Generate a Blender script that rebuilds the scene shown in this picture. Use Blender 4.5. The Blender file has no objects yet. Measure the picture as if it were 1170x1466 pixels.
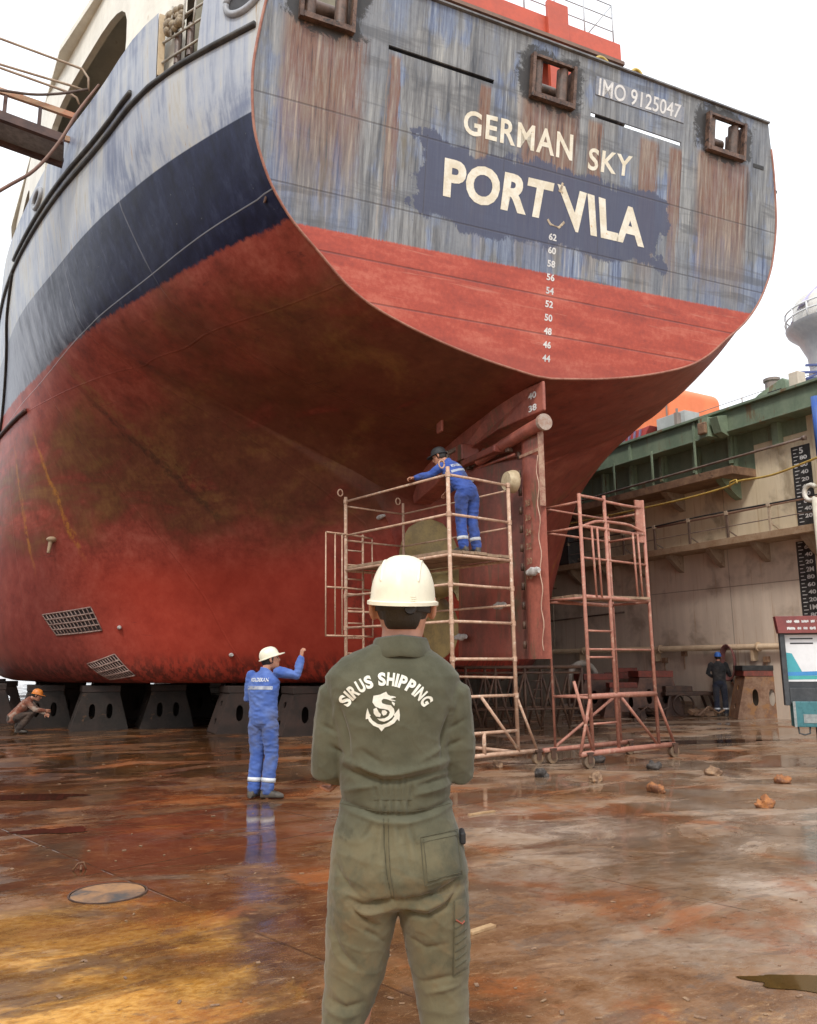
import bpy, bmesh, math, random
import numpy as np
from mathutils import Vector, Matrix, noise
from mathutils.bvhtree import BVHTree
R_ = math.radians
rnd = random.Random(7)
SC = bpy.context.scene
COL = SC.collection

# ------------------------------------------------------------------ camera, world, sun, exposure
FPX, HOR, YAW, ROLL, HC = 1150.0, 950.0, 24.5, 0.3, 1.52
_a, _p, _r = R_(YAW), math.atan((HOR-733)/FPX), R_(ROLL)
CF = np.array([math.sin(_a)*math.cos(_p), math.cos(_a)*math.cos(_p), math.sin(_p)])
_R0 = np.array([math.cos(_a), -math.sin(_a), 0.0]); _U0 = np.cross(_R0, CF)
CR = _R0*math.cos(_r)-_U0*math.sin(_r); CU = _U0*math.cos(_r)+_R0*math.sin(_r)
CC = np.array([0, 0, HC])
cam = bpy.data.cameras.new('camera'); cam_o = bpy.data.objects.new('camera', cam); COL.objects.link(cam_o)
cam.sensor_fit = 'VERTICAL'; cam.sensor_height = 36; cam.lens = FPX/1466*36
cam.clip_end = 3000; cam.clip_start = 0.05
m = Matrix.Identity(4)
for i in range(3):
    m[i][0] = CR[i]; m[i][1] = CU[i]; m[i][2] = -CF[i]; m[i][3] = CC[i]
cam_o.matrix_world = m
SC.camera = cam_o

SUN_EL, SUN_AZ = 48.0, -142.0           # azimuth measured from +Y towards +X: the sun stands high behind the camera's left shoulder
W = bpy.data.worlds.new('World'); SC.world = W; W.use_nodes = True
wn = W.node_tree; wn.nodes.clear()
sky = wn.nodes.new('ShaderNodeTexSky'); sky.sky_type = 'NISHITA'; sky.sun_disc = False
sky.sun_elevation = R_(SUN_EL); sky.sun_rotation = R_(SUN_AZ)
sky.air_density = 1.0; sky.dust_density = 3.0
cl = wn.nodes.new('ShaderNodeMixRGB'); cl.inputs[0].default_value = 0.86
cl.inputs[2].default_value = (10.6, 10.9, 11.3, 1)          # overcast cloud layer
bgd = wn.nodes.new('ShaderNodeBackground'); bgd.inputs[1].default_value = 0.10
wo = wn.nodes.new('ShaderNodeOutputWorld')
wn.links.new(sky.outputs[0], cl.inputs[1]); wn.links.new(cl.outputs[0], bgd.inputs[0]); wn.links.new(bgd.outputs[0], wo.inputs[0])
sl = bpy.data.lights.new('sun', 'SUN'); sl.energy = 1.4; sl.angle = R_(10); sl.color = (1, .95, .88)
so = bpy.data.objects.new('sun', sl); COL.objects.link(so)
_sd = Vector((math.sin(R_(SUN_AZ))*math.cos(R_(SUN_EL)), math.cos(R_(SUN_AZ))*math.cos(R_(SUN_EL)), math.sin(R_(SUN_EL))))
so.rotation_euler = _sd.to_track_quat('Z', 'Y').to_euler()
SC.view_settings.view_transform = 'Standard'; SC.view_settings.look = 'None'
SC.view_settings.exposure = 0.65; SC.view_settings.gamma = 1.0
SC.render.engine = 'CYCLES'
SC.cycles.max_bounces = 6; SC.cycles.diffuse_bounces = 4; SC.cycles.glossy_bounces = 3
SC.cycles.use_denoising = True

# ------------------------------------------------------------------ helpers
def ray(u, v): return CF+CR*(u-585)/FPX+CU*(733-v)/FPX
def on_plane(u, v, p0, n):
    d = ray(u, v); n = np.asarray(n, float); t = ((np.asarray(p0, float)-CC)@n)/(d@n); return CC+d*t
def at_z(u, v, z): return on_plane(u, v, (0, 0, z), (0, 0, 1))
def at_d(u, v, D): d = ray(u, v); return CC+d*D/(d@CF)

def lin(c):
    return tuple((x/12.92 if x <= .04045 else ((x+.055)/1.055)**2.4) for x in c)
def S(r, g, b): return lin((r/255, g/255, b/255))

class MT:
    """small node-graph builder for procedural materials"""
    def __init__(s, name, rough=.6, metal=0.0, spec=.5):
        s.m = bpy.data.materials.new(name); s.m.use_nodes = True; s.nt = s.m.node_tree; s.nt.nodes.clear()
        s.b = s.nt.nodes.new('ShaderNodeBsdfPrincipled'); s.o = s.nt.nodes.new('ShaderNodeOutputMaterial')
        s.nt.links.new(s.b.outputs[0], s.o.inputs[0])
        s.b.inputs['Roughness'].default_value = rough; s.b.inputs['Metallic'].default_value = metal
        s.b.inputs['Specular IOR Level'].default_value = spec
        s._co = None
    def put(s, sock, v):
        if hasattr(v, 'is_output') or isinstance(v, bpy.types.NodeSocket): s.nt.links.new(v, sock)
        elif isinstance(v, (tuple, list)):
            v = tuple(v)
            sock.default_value = v+(1,) if (len(v) == 3 and len(sock.default_value) == 4) else v
        else: sock.default_value = v
    def co(s):
        if s._co is None: s._co = s.nt.nodes.new('ShaderNodeTexCoord').outputs['Object']
        return s._co
    def xyz(s):
        n = s.nt.nodes.new('ShaderNodeSeparateXYZ'); s.put(n.inputs[0], s.co()); return n.outputs
    def scl(s, sx, sy, sz, off=(0, 0, 0), rot=(0, 0, 0)):
        n = s.nt.nodes.new('ShaderNodeMapping'); s.put(n.inputs[0], s.co()); n.inputs['Scale'].default_value = (sx, sy, sz)
        n.inputs['Location'].default_value = off; n.inputs['Rotation'].default_value = rot
        return n.outputs[0]
    def noise(s, vec=None, sc=1.0, det=4, ro=.55, dist=0.0):
        n = s.nt.nodes.new('ShaderNodeTexNoise'); s.put(n.inputs['Vector'], vec or s.co())
        n.inputs['Scale'].default_value = sc; n.inputs['Detail'].default_value = det
        n.inputs['Roughness'].default_value = ro; n.inputs['Distortion'].default_value = dist
        return n.outputs['Fac']
    def vor(s, vec=None, sc=1.0, feat='F1'):
        n = s.nt.nodes.new('ShaderNodeTexVoronoi'); s.put(n.inputs['Vector'], vec or s.co()); n.feature = feat
        n.inputs['Scale'].default_value = sc; return n.outputs['Distance']
    def ramp(s, f, stops, interp='LINEAR'):
        n = s.nt.nodes.new('ShaderNodeValToRGB'); s.put(n.inputs[0], f); e = n.color_ramp.elements; n.color_ramp.interpolation = interp
        while len(e) < len(stops): e.new(.5)
        for q, (p, c) in zip(e, stops):
            q.position = p; q.color = (tuple(c)+(1,))[:4] if isinstance(c, (tuple, list)) else (c, c, c, 1)
        return n.outputs[0]
    def step(s, f, a, b):
        n = s.nt.nodes.new('ShaderNodeMapRange'); n.interpolation_type = 'SMOOTHSTEP'; s.put(n.inputs[0], f)
        s.put(n.inputs[1], a); s.put(n.inputs[2], b); n.inputs[3].default_value = 0; n.inputs[4].default_value = 1
        return n.outputs[0]
    def mix(s, f, a, b, mode='MIX'):
        n = s.nt.nodes.new('ShaderNodeMixRGB'); n.blend_type = mode; s.put(n.inputs[0], f); s.put(n.inputs[1], a); s.put(n.inputs[2], b)
        return n.outputs[0]
    def ma(s, op, a, b=0.0, c=None):
        n = s.nt.nodes.new('ShaderNodeMath'); n.operation = op; s.put(n.inputs[0], a); s.put(n.inputs[1], b)
        if c is not None: s.put(n.inputs[2], c)
        return n.outputs[0]
    def band(s, x, c, w, soft):
        """1 inside |x-c|<w, fading over soft"""
        d = s.ma('ABSOLUTE', s.ma('SUBTRACT', x, c)); return s.step(d, w+soft, w)
    def bump(s, h, st=.3, d=.02):
        n = s.nt.nodes.new('ShaderNodeBump'); n.inputs['Strength'].default_value = st; n.inputs['Distance'].default_value = d
        s.put(n.inputs['Height'], h); s.put(s.b.inputs['Normal'], n.outputs[0])
    def col(s, c): s.put(s.b.inputs['Base Color'], c); return s
    def rough(s, r): s.put(s.b.inputs['Roughness'], r); return s

def worn(name, c1, c2, sc=3.0, rough=.6, rust=0.0, rustc=(.16, .07, .03), metal=0.0, bump=.15, streak=False):
    t = MT(name, rough, metal)
    v = t.scl(1, 1, .18) if streak else t.co()
    n1 = t.noise(v, sc, 6, .62); n2 = t.noise(None, sc*6, 5, .65)
    f = t.ma('ADD', t.ma('MULTIPLY', n1, .7), t.ma('MULTIPLY', n2, .3))
    c = t.mix(t.step(f, .38, .62), c1, c2)
    if rust > 0:
        n3 = t.noise(v, sc*1.7, 7, .7, .4)
        c = t.mix(t.step(n3, .72-rust*.4, .8-rust*.35), c, rustc)
    t.col(c); t.rough(t.ma('ADD', rough-.12, t.ma('MULTIPLY', n2, .25)))
    if bump: t.bump(n2, bump, .01)
    return t.m

class MB:
    def __init__(s): s.v = []; s.f = []
    def add(s, vs, fs):
        o = len(s.v); s.v += [tuple(map(float, p)) for p in vs]; s.f += [tuple(o+i for i in f) for f in fs]; return s
    def box(s, c, d, M=None):
        x, y, z = d[0]/2, d[1]/2, d[2]/2
        vs = [Vector(p) for p in ((-x,-y,-z),(x,-y,-z),(x,y,-z),(-x,y,-z),(-x,-y,z),(x,-y,z),(x,y,z),(-x,y,z))]
        if M is not None: vs = [M @ p for p in vs]
        return s.add([p+Vector(c) for p in vs], [(3,2,1,0),(4,5,6,7),(0,1,5,4),(1,2,6,5),(2,3,7,6),(3,0,4,7)])
    def bar(s, a, b, w, h, up=(0, 0, 1)):
        a, b = Vector(a), Vector(b); d = (b-a); L = d.length; d.normalize(); u = Vector(up)
        if abs(d.dot(u)) > .98: u = Vector((0, 1, 0))
        x = d.cross(u).normalized(); u = x.cross(d)
        M = Matrix((x, d, u)).transposed(); return s.box((a+b)/2, (w, L, h), M)
    def loft(s, rings, closed=True, caps=True):
        n = len(rings[0]); vs = [p for r in rings for p in r]; fs = []
        for i in range(len(rings)-1):
            for j in range(n if closed else n-1):
                k = (j+1) % n; fs.append((i*n+j, i*n+k, (i+1)*n+k, (i+1)*n+j))
        if caps: fs.append(tuple(range(n-1, -1, -1))); fs.append(tuple((len(rings)-1)*n+j for j in range(n)))
        return s.add(vs, fs)
    def chain(s, pts, rad, side=None, n=10, round_caps=False):
        pts = [Vector(p) for p in pts]; rings = []; N = len(pts)
        if not isinstance(rad, (list, tuple)) or (len(rad) == 2 and N != 2 and not isinstance(rad[0], (list, tuple))): rad = [rad]*N
        rad = [(r, r) if not isinstance(r, (list, tuple)) else r for r in rad]
        if round_caps:
            d0 = (pts[0]-pts[1]).normalized(); d1 = (pts[-1]-pts[-2]).normalized(); a, b = rad[0], rad[-1]
            m0, m1 = min(a), min(b)
            P = [pts[0]+d0*m0*.95, pts[0]+d0*m0*.75]+pts+[pts[-1]+d1*m1*.75, pts[-1]+d1*m1*.95]
            rad = [(a[0]*.3, a[1]*.3), (a[0]*.68, a[1]*.68)]+list(rad)+[(b[0]*.68, b[1]*.68), (b[0]*.3, b[1]*.3)]; pts = P; N = len(pts)
        prev = Vector(side) if side is not None else None
        for i in range(N):
            t = (pts[min(i+1, N-1)]-pts[max(i-1, 0)]).normalized()
            if prev is None:
                prev = t.orthogonal()
            u = Vector(side) if side is not None else prev
            x = u-t*u.dot(t)
            if x.length < 1e-4: x = t.orthogonal()
            x.normalize(); y = t.cross(x); prev = x
            a, b = rad[i]
            rings.append([pts[i]+x*a*math.cos(2*math.pi*k/n)+y*b*math.sin(2*math.pi*k/n) for k in range(n)])
        return s.loft(rings)
    def tube(s, a, b, r, n=8): return s.chain([a, b], [r, r], n=n)
    def lathe(s, c, prof, n=20, axis='z'):
        rings = []
        for r, h in prof:
            ring = []
            for k in range(n):
                a = 2*math.pi*k/n; p = (r*math.cos(a), r*math.sin(a), h)
                if axis == 'y': p = (p[0], h, p[1])
                if axis == 'x': p = (h, p[0], p[1])
                ring.append(Vector(c)+Vector(p))
            rings.append(ring)
        return s.loft(rings)
    def ball(s, c, r, n=12, m=8, M=None):
        r = (r, r, r) if not isinstance(r, (tuple, list)) else r; rings = []
        for i in range(m+1):
            th = math.pi*(.02+.96*i/m); ring = []
            for k in range(n):
                a = 2*math.pi*k/n; p = Vector((r[0]*math.sin(th)*math.cos(a), r[1]*math.sin(th)*math.sin(a), -r[2]*math.cos(th)))
                ring.append(Vector(c)+(M @ p if M is not None else p))
            rings.append(ring)
        return s.loft(rings)
    def prism(s, poly, a0, a1, f):
        """poly: 2-D outline; f(x, y, a) -> 3-D point; a0..a1 thickness"""
        n = len(poly); vs = [f(x, y, a0) for x, y in poly]+[f(x, y, a1) for x, y in poly]
        fs = [tuple(range(n-1, -1, -1)), tuple(range(n, 2*n))]+[(i, (i+1) % n, n+(i+1) % n, n+i) for i in range(n)]
        return s.add(vs, fs)
    def plate(s, outline, holes, a0, a1, f):
        """flat plate with holes: triangulated faces at a0 and a1 plus all rims"""
        bm = bmesh.new(); es = []; loops = []
        for lp in [outline]+list(holes):
            vv = [bm.verts.new((x, y, 0)) for x, y in lp]; loops.append(lp)
            for i in range(len(vv)): es.append(bm.edges.new((vv[i], vv[(i+1) % len(vv)])))
        bmesh.ops.triangle_fill(bm, use_beauty=True, edges=es)
        bm.verts.index_update(); V = [(v.co.x, v.co.y) for v in bm.verts]; F = [tuple(v.index for v in fc.verts) for fc in bm.faces]; bm.free()
        s.add([f(x, y, a0) for x, y in V], F); s.add([f(x, y, a1) for x, y in V], [tuple(reversed(q)) for q in F])
        for lp in loops:
            n = len(lp); s.add([f(x, y, a0) for x, y in lp]+[f(x, y, a1) for x, y in lp], [(i, (i+1) % n, n+(i+1) % n, n+i) for i in range(n)])
        return s
    def mesh(s, name):
        me = bpy.data.meshes.new(name); me.from_pydata(s.v, [], s.f); me.validate(); return me
    def build(s, name, mat, parent=None, smooth=False, bevel=0.0, loc=None, fix=True, weld=False):
        me = s.mesh(name)
        if fix:
            bm = bmesh.new(); bm.from_mesh(me)
            if weld: bmesh.ops.remove_doubles(bm, verts=bm.verts, dist=1e-4)
            bmesh.ops.recalc_face_normals(bm, faces=bm.faces); bm.to_mesh(me); bm.free()
        return link(name, me, mat, parent, smooth, bevel, loc)

def link(name, me, mat, parent=None, smooth=False, bevel=0.0, loc=None):
    o = bpy.data.objects.new(name, me); COL.objects.link(o)
    if mat is not None: me.materials.append(mat)
    if smooth is not False:
        for p in me.polygons: p.use_smooth = True
        if smooth is not True: me.set_sharp_from_angle(angle=R_(smooth))
    if bevel:
        b = o.modifiers.new('bevel', 'BEVEL'); b.width = bevel; b.segments = 2; b.limit_method = 'ANGLE'; b.angle_limit = R_(40)
    if parent is not None: o.parent = parent
    if loc is not None: o.location = loc
    return o
def tag(o, label, cat, group=None, kind=None):
    if label: o['label'] = label
    if cat: o['category'] = cat
    if group: o['group'] = group
    if kind: o['kind'] = kind
    return o
def empty(name, loc, rz=0.0, label=None, cat=None, group=None):
    o = bpy.data.objects.new(name, None); COL.objects.link(o); o.location = loc; o.rotation_euler.z = rz; o.empty_display_size = .2
    return tag(o, label, cat, group)
def copy_tree(o, parent=None):
    c = o.copy(); COL.objects.link(c)
    if parent is not None: c.parent = parent
    for ch in [x for x in bpy.data.objects if x.parent == o]: copy_tree(ch, c)
    return c
def fuse(mb, voxel, smooth=6, fac=.5):
    """melt overlapping pieces into one continuous skin"""
    me = mb.mesh('tmp'); bm = bmesh.new(); bm.from_mesh(me); bmesh.ops.recalc_face_normals(bm, faces=bm.faces); bm.to_mesh(me); bm.free()
    o = bpy.data.objects.new('tmp', me); COL.objects.link(o)
    r = o.modifiers.new('r', 'REMESH'); r.mode = 'VOXEL'; r.voxel_size = voxel
    if smooth: q = o.modifiers.new('s', 'SMOOTH'); q.iterations = smooth; q.factor = fac
    dg = bpy.context.evaluated_depsgraph_get(); ev = o.evaluated_get(dg)
    out = bpy.data.meshes.new_from_object(ev); bpy.data.objects.remove(o); bpy.data.meshes.remove(me)
    return out
def text2d(s, bold=0.0, spacing=1.0, res=4):
    """flat triangles of a line of text, scaled so its bounding box is 0..1 x 0..1; returns verts, faces, aspect"""
    cu = bpy.data.curves.new('t', 'FONT'); cu.body = s; cu.size = 1; cu.offset = bold; cu.space_character = spacing; cu.resolution_u = res
    o = bpy.data.objects.new('t', cu); COL.objects.link(o)
    dg = bpy.context.evaluated_depsgraph_get(); me = bpy.data.meshes.new_from_object(o.evaluated_get(dg))
    V = np.array([v.co[:2] for v in me.vertices]); F = [tuple(p.vertices) for p in me.polygons]
    bpy.data.objects.remove(o); bpy.data.curves.remove(cu); bpy.data.meshes.remove(me)
    lo, hi = V.min(0), V.max(0)
    return (V-lo)/(hi-lo), F, (hi-lo)[0]/(hi-lo)[1]
def text_on(mb, s, f, x0, x1, y0, y1, bold=0.0, spacing=1.0, x0b=None):
    V, F, _ = text2d(s, bold, spacing)
    mb.add([f(x0+(x1-x0)*u, y0+(y1-y0)*w) for u, w in V], F); return mb
def pchip(x, y, xq):
    x = np.asarray(x, float); y = np.asarray(y, float); h = np.diff(x); d = np.diff(y)/h; mq = np.zeros(len(x))
    for i in range(1, len(x)-1):
        if d[i-1]*d[i] > 0:
            w1, w2 = 2*h[i]+h[i-1], h[i]+2*h[i-1]; mq[i] = (w1+w2)/(w1/d[i-1]+w2/d[i])
    mq[0], mq[-1] = d[0], d[-1]
    xq = np.clip(np.asarray(xq, float), x[0], x[-1]); i = np.clip(np.searchsorted(x, xq)-1, 0, len(h)-1); t = (xq-x[i])/h[i]
    return (y[i]*(1+2*t)*(1-t)**2+h[i]*mq[i]*t*(1-t)**2+y[i+1]*t*t*(3-2*t)+h[i]*mq[i+1]*t*t*(t-1))
def cspline(x, y, xq):
    x = np.asarray(x, float); y = np.asarray(y, float); n = len(x); h = np.diff(x); A = np.eye(n); r = np.zeros(n)
    for i in range(1, n-1):
        A[i, i-1], A[i, i], A[i, i+1] = h[i-1], 2*(h[i-1]+h[i]), h[i]; r[i] = 6*((y[i+1]-y[i])/h[i]-(y[i]-y[i-1])/h[i-1])
    M = np.linalg.solve(A, r); xq = np.clip(np.asarray(xq, float), x[0], x[-1]); i = np.clip(np.searchsorted(x, xq)-1, 0, n-2); a = x[i+1]-xq; b = xq-x[i]
    return (M[i]*a**3+M[i+1]*b**3)/(6*h[i])+(y[i]/h[i]-M[i]*h[i]/6)*a+(y[i+1]/h[i]-M[i+1]*h[i]/6)*b
def smoothlist(pts, k=6):
    P = np.asarray(pts, float); t = np.arange(len(P)); tq = np.linspace(0, len(P)-1, (len(P)-1)*k+1)
    return [Vector([pchip(t, P[:, c], [q])[0] for c in range(3)]) for q in tq]
# ------------------------------------------------------------------ dock floor
def floor_mat():
    t = MT('rusty_wet_steel', .4)
    x, y, z = t.xyz()
    big = t.noise(None, .42, 5, .6, .9); mid = t.noise(None, 1.5, 7, .66, .5); fin = t.noise(t.scl(1, 1.5, 1, (0, 0, 0), (0, 0, -.3)), 15, 9, .74, .3); f2 = t.noise(None, 5.5, 10, .76, .6)
    grit = t.noise(None, 90, 3, .7)
    f = t.ma('ADD', t.ma('MULTIPLY', big, .55), t.ma('ADD', t.ma('MULTIPLY', mid, .34), t.ma('ADD', t.ma('MULTIPLY', f2, .24), t.ma('MULTIPLY', fin, .14))))
    f = t.ma('SUBTRACT', f, .130)
    # the right-hand, drier half of the floor is paler
    dry = t.step(t.ma('ADD', x, t.ma('MULTIPLY', y, -.25)), -1.2, 3.2)
    f = t.ma('ADD', f, t.ma('MULTIPLY', t.ma('SUBTRACT', dry, .45), .16))
    c = t.ramp(f, [(.30, (.022, .011, .006)), (.40, (.070, .032, .014)), (.47, (.165, .075, .028)), (.53, (.235, .125, .062)), (.60, (.29, .20, .135)), (.70, (.42, .33, .26))])
    pale = t.ma('MULTIPLY', t.step(dry, .45, .95), t.step(t.noise(t.scl(.6, 1.2, 1, (4, 2, 0), (0, 0, -.3)), 1.3, 7, .68, .8), .42, .60)); c = t.mix(t.ma('MULTIPLY', pale, .27), c, t.mix(fin, (.27, .20, .15), (.48, .38, .29)))
    # bright orange rust flowers
    r2 = t.noise(t.scl(1, 1, 1, (7, 3, 0)), .75, 6, .62, .6)
    c = t.mix(t.ma('MULTIPLY', t.step(t.ma('ADD', t.ma('MULTIPLY', r2, .75), t.ma('MULTIPLY', f2, .25)), .50, .60), .78), c, t.mix(fin, (.30, .080, .015), (.24, .085, .025)))
    # ochre deposit spread over the near left corner
    och = t.ma('MULTIPLY', t.step(t.ma('ADD', x, t.ma('MULTIPLY', t.ma('SUBTRACT', mid, .5), 2.2)), 1.15, .3), t.step(t.ma('ADD', y, t.ma('MULTIPLY', t.ma('SUBTRACT', big, .5), 4)), 6.6, 4.6))
    c = t.mix(t.ma('MULTIPLY', och, .92), c, t.mix(t.step(fin, .35, .65), (.44, .19, .025), (.70, .38, .095)))
    och2 = t.ma('MULTIPLY', t.step(r2, .44, .56), t.ma('MULTIPLY', t.step(y, 3.3, 2.3), t.step(fin, .45, .6)))
    c = t.mix(t.ma('MULTIPLY', och2, .85), c, (.66, .36, .08))
    # grey scuffed bare plate
    g = t.noise(t.scl(.8, 1.6, 1, (1, 9, 0), (0, 0, .5)), 1.1, 7, .7, .8)
    gm = t.step(t.ma('ADD', t.ma('MULTIPLY', g, .6), t.ma('MULTIPLY', f2, .4)), .52, .58)
    c = t.mix(t.ma('MULTIPLY', gm, .5), c, t.mix(fin, (.045, .038, .033), (.16, .125, .10)))
    dk = t.noise(t.scl(.7, 1.3, 1, (2, 8, 0), (0, 0, -.3)), .9, 6, .62, 1.0)
    c = t.mix(t.ma('MULTIPLY', t.step(dk, .50, .64), t.ma('SUBTRACT', .8, t.ma('MULTIPLY', dry, .45))), c, t.mix(f2, (.030, .016, .009), (.12, .058, .026)))
    sp = t.noise(t.scl(1, 2.6, 1, (3, 1, 0), (0, 0, -.32)), 7, 10, .8, .5); c = t.mix(t.ma('MULTIPLY', t.step(sp, .54, .62), .55), c, t.mix(big, (.045, .030, .022), (.15, .07, .032)))
    c = t.mix(t.ma('MULTIPLY', t.step(sp, .44, .37), .45), c, (.48, .31, .17))
    # damp film: darker and glossy
    wet = t.step(t.noise(t.scl(.55, 1.15, 1, (3, 5, 0), (0, 0, -.35)), 1.0, 6, .6, .6), .42, .54)
    wet = t.ma('MULTIPLY', wet, t.step(y, 1.5, 6.0))
    c = t.mix(t.ma('MULTIPLY', wet, .36), c, (.034, .017, .009))
    c = t.mix(t.ma('MULTIPLY', t.step(grit, .61, .70), .5), c, (.5, .38, .26))
    t.col(c)
    t.rough(t.ma('MAXIMUM', .05, t.ma('SUBTRACT', t.ma('ADD', .20, t.ma('MULTIPLY', t.ma('ADD', fin, mid), .20)), t.ma('MULTIPLY', wet, .42))))
    h = t.ma('ADD', t.ma('MULTIPLY', fin, .7), t.ma('MULTIPLY', grit, .35))
    h = t.ma('MULTIPLY', h, t.ma('SUBTRACT', 1.0, t.ma('MULTIPLY', wet, .93)))
    # plate joints
    px = t.ma('FRACT', t.ma('ADD', t.ma('DIVIDE', t.ma('ADD', t.ma('MULTIPLY', x, .94), t.ma('MULTIPLY', y, .34)), 2.4), .31)); py = t.ma('FRACT', t.ma('ADD', t.ma('DIVIDE', t.ma('SUBTRACT', t.ma('MULTIPLY', y, .94), t.ma('MULTIPLY', x, .34)), 7.0), .62))
    jn = t.ma('MULTIPLY', t.ma('MAXIMUM', t.band(px, .5, .0022, .003), t.band(py, .5, .0008, .001)), t.step(mid, .40, .56))
    c = t.mix(t.ma('MULTIPLY', jn, .55), c, (.025, .013, .009)); t.col(c); h = t.ma('ADD', h, t.ma('MULTIPLY', jn, .9))
    t.bump(h, .42, .010)
    return t.m
mb = MB(); mb.add([(-900, -300, 0), (900, -300, 0), (900, 1500, 0), (-900, 1500, 0)], [(0, 1, 2, 3)])
tag(mb.build('dock_floor', floor_mat()), 'rusty wet steel floor of the dry dock', None, kind='structure')

t = MT('muddy_water', .04); t.col(t.mix(t.noise(None, 2, 3), (.055, .032, .010), (.085, .045, .014))); WATER = t.m
t = MT('dark_water', .03); t.col((.028, .013, .008)); WATER2 = t.m
def puddle(cx, cy, rx, ry, rz, seed, mat, label):
    q = random.Random(seed); n = 180; pts = []
    ph = [q.uniform(0, 6.3) for _ in range(6)]
    for k in range(n):
        a = 2*math.pi*k/n; r = 1+sum(.17/(j+1)**.6*math.sin((j+2)*a+ph[j]) for j in range(6))+.11*noise.fractal(Vector((math.cos(a)*3+seed, math.sin(a)*3, 0)), .7, 2.2, 5)
        x, y = rx*r*math.cos(a), ry*r*math.sin(a)
        pts.append((cx+x*math.cos(rz)-y*math.sin(rz), cy+x*math.sin(rz)+y*math.cos(rz), .004))
    b = MB(); b.add(pts+[(cx, cy, .004)], [(k, (k+1) % n, n) for k in range(n)])
    tag(b.build('puddle', mat), label, None, kind='structure')
p = at_z(1180, 1412, 0); puddle(p[0], p[1], .36, .11, -.62, 5, WATER, 'long muddy puddle at the right edge')
for k, (u, v, rx, ry, rz, l) in enumerate([(30, 1142, .75, .22, -.4, 'dark puddle near the left edge'), (75, 1190, .3, .16, -.3, 'small dark puddle behind the round cover'),
        (1010, 1062, 1.5, .35, -.3, 'shallow puddle right of the red tower'),
        ]):
    p = at_z(u, v, 0); puddle(p[0], p[1], rx, ry, rz, 20+k, WATER2, l)

# round cover plate let into the floor
RUSTY = worn('rusty_iron', (.10, .045, .02), (.22, .10, .045), 6, .65, .3, (.30, .12, .03), bump=.4)
DARKRUST = worn('dark_rust_steel', (.045, .025, .018), (.10, .05, .03), 5, .6, .3, (.16, .07, .03), bump=.35)
OCHRE = worn('ochre_caked_iron', (.34, .18, .08), (.13, .085, .06), 2.2, .6, .5, (.07, .065, .062), bump=.5)
p = at_z(155, 1279, 0)
cv = empty('drain_cover', (p[0], p[1], 0), 0, 'round ochre caked cover plate set flush in the floor', 'drain cover')
b = MB(); b.lathe((0, 0, 0), [(.01, .007), (.235, .007), (.24, .002)], 40); b.build('cover_plate', OCHRE, cv, 40)
b = MB(); b.lathe((0, 0, 0), [(.245, .001), (.245, .008), (.256, .008), (.256, .001)], 40); b.build('rim', DARKRUST, cv, 40)
p = at_z(115, 1246, 0)
b = MB(); b.chain([(p[0]-.05, p[1], .005), (p[0]-.02, p[1], .05), (p[0]+.02, p[1]+.01, .055), (p[0]+.04, p[1], .004)], .007); b.tube((p[0], p[1]-.04, .012), (p[0]+.01, p[1]+.05, .02), .009)
tag(b.build('steel_hook', RUSTY, None, True), 'little bent steel hook lying behind the round cover', 'hook')

# lumps of scrap and cleats scattered on the floor
LUMP_O = worn('orange_rust_lump', (.38, .15, .045), (.16, .07, .04), 9, .8, .3, (.5, .28, .12), bump=.6)
LUMP_D = worn('black_lump', (.035, .03, .028), (.09, .075, .065), 9, .7, .2, (.2, .1, .05), bump=.6)
LUMP_B = worn('brown_lump', (.16, .09, .055), (.30, .19, .11), 9, .8, .3, (.33, .14, .04), bump=.6)
def lump(u, v, r, mat, label, seed):
    p = at_z(u, v, 0); b = MB(); r *= .85; b.ball((0, 0, r*.30), (r, r*.75, r*.6), 30, 20); q = random.Random(seed)
    o3 = Vector((q.uniform(0, 50), q.uniform(0, 50), 0))
    vs = []
    for x in b.v:
        w = Vector(x); k = noise.fractal(w*(2.2/r)*.6+o3, .8, 2.1, 4)
        k2 = noise.fractal(w*(9/r)*.12+o3, .6, 2.2, 5); w = w*(1+.45*k+.22*k2); w.z = max(w.z, -.006); vs.append(tuple(w))
    b.v = vs
    o = b.build('scrap_lump', mat, None, 60, loc=(p[0], p[1], 0)); o.rotation_euler.z = q.uniform(0, 6)
    tag(o, label, 'lump', 'scrap lumps scattered on the dock floor')
for k, a in enumerate([(940, 1134, .135, LUMP_O, 'bright orange rusty lump, the one straight below the right tower wheel'), (1095, 1155, .13, LUMP_O, 'orange rusty lump nearest the lower right of the lumps'),
        (1021, 1110, .125, LUMP_B, 'brown lump in the middle of the right-hand lumps'), (1120, 1121, .125, LUMP_O, 'orange lump farthest to the right, below the notice board'),
        (936, 1101, .125, LUMP_D, 'dark lump just left of the right tower wheel'), (857, 1092, .13, LUMP_D, 'black lump between the two tower wheels'),
        (853, 1119, .12, LUMP_B, 'pale tan lump in front of the left tower wheel'), (712, 1099, .11, LUMP_B, 'brown lump under the near edge of the tan scaffold'),
        (775, 1112, .13, LUMP_D, 'flat dark lump in front of the tan scaffold wheel')]):
    lump(*a, k+1)
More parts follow.
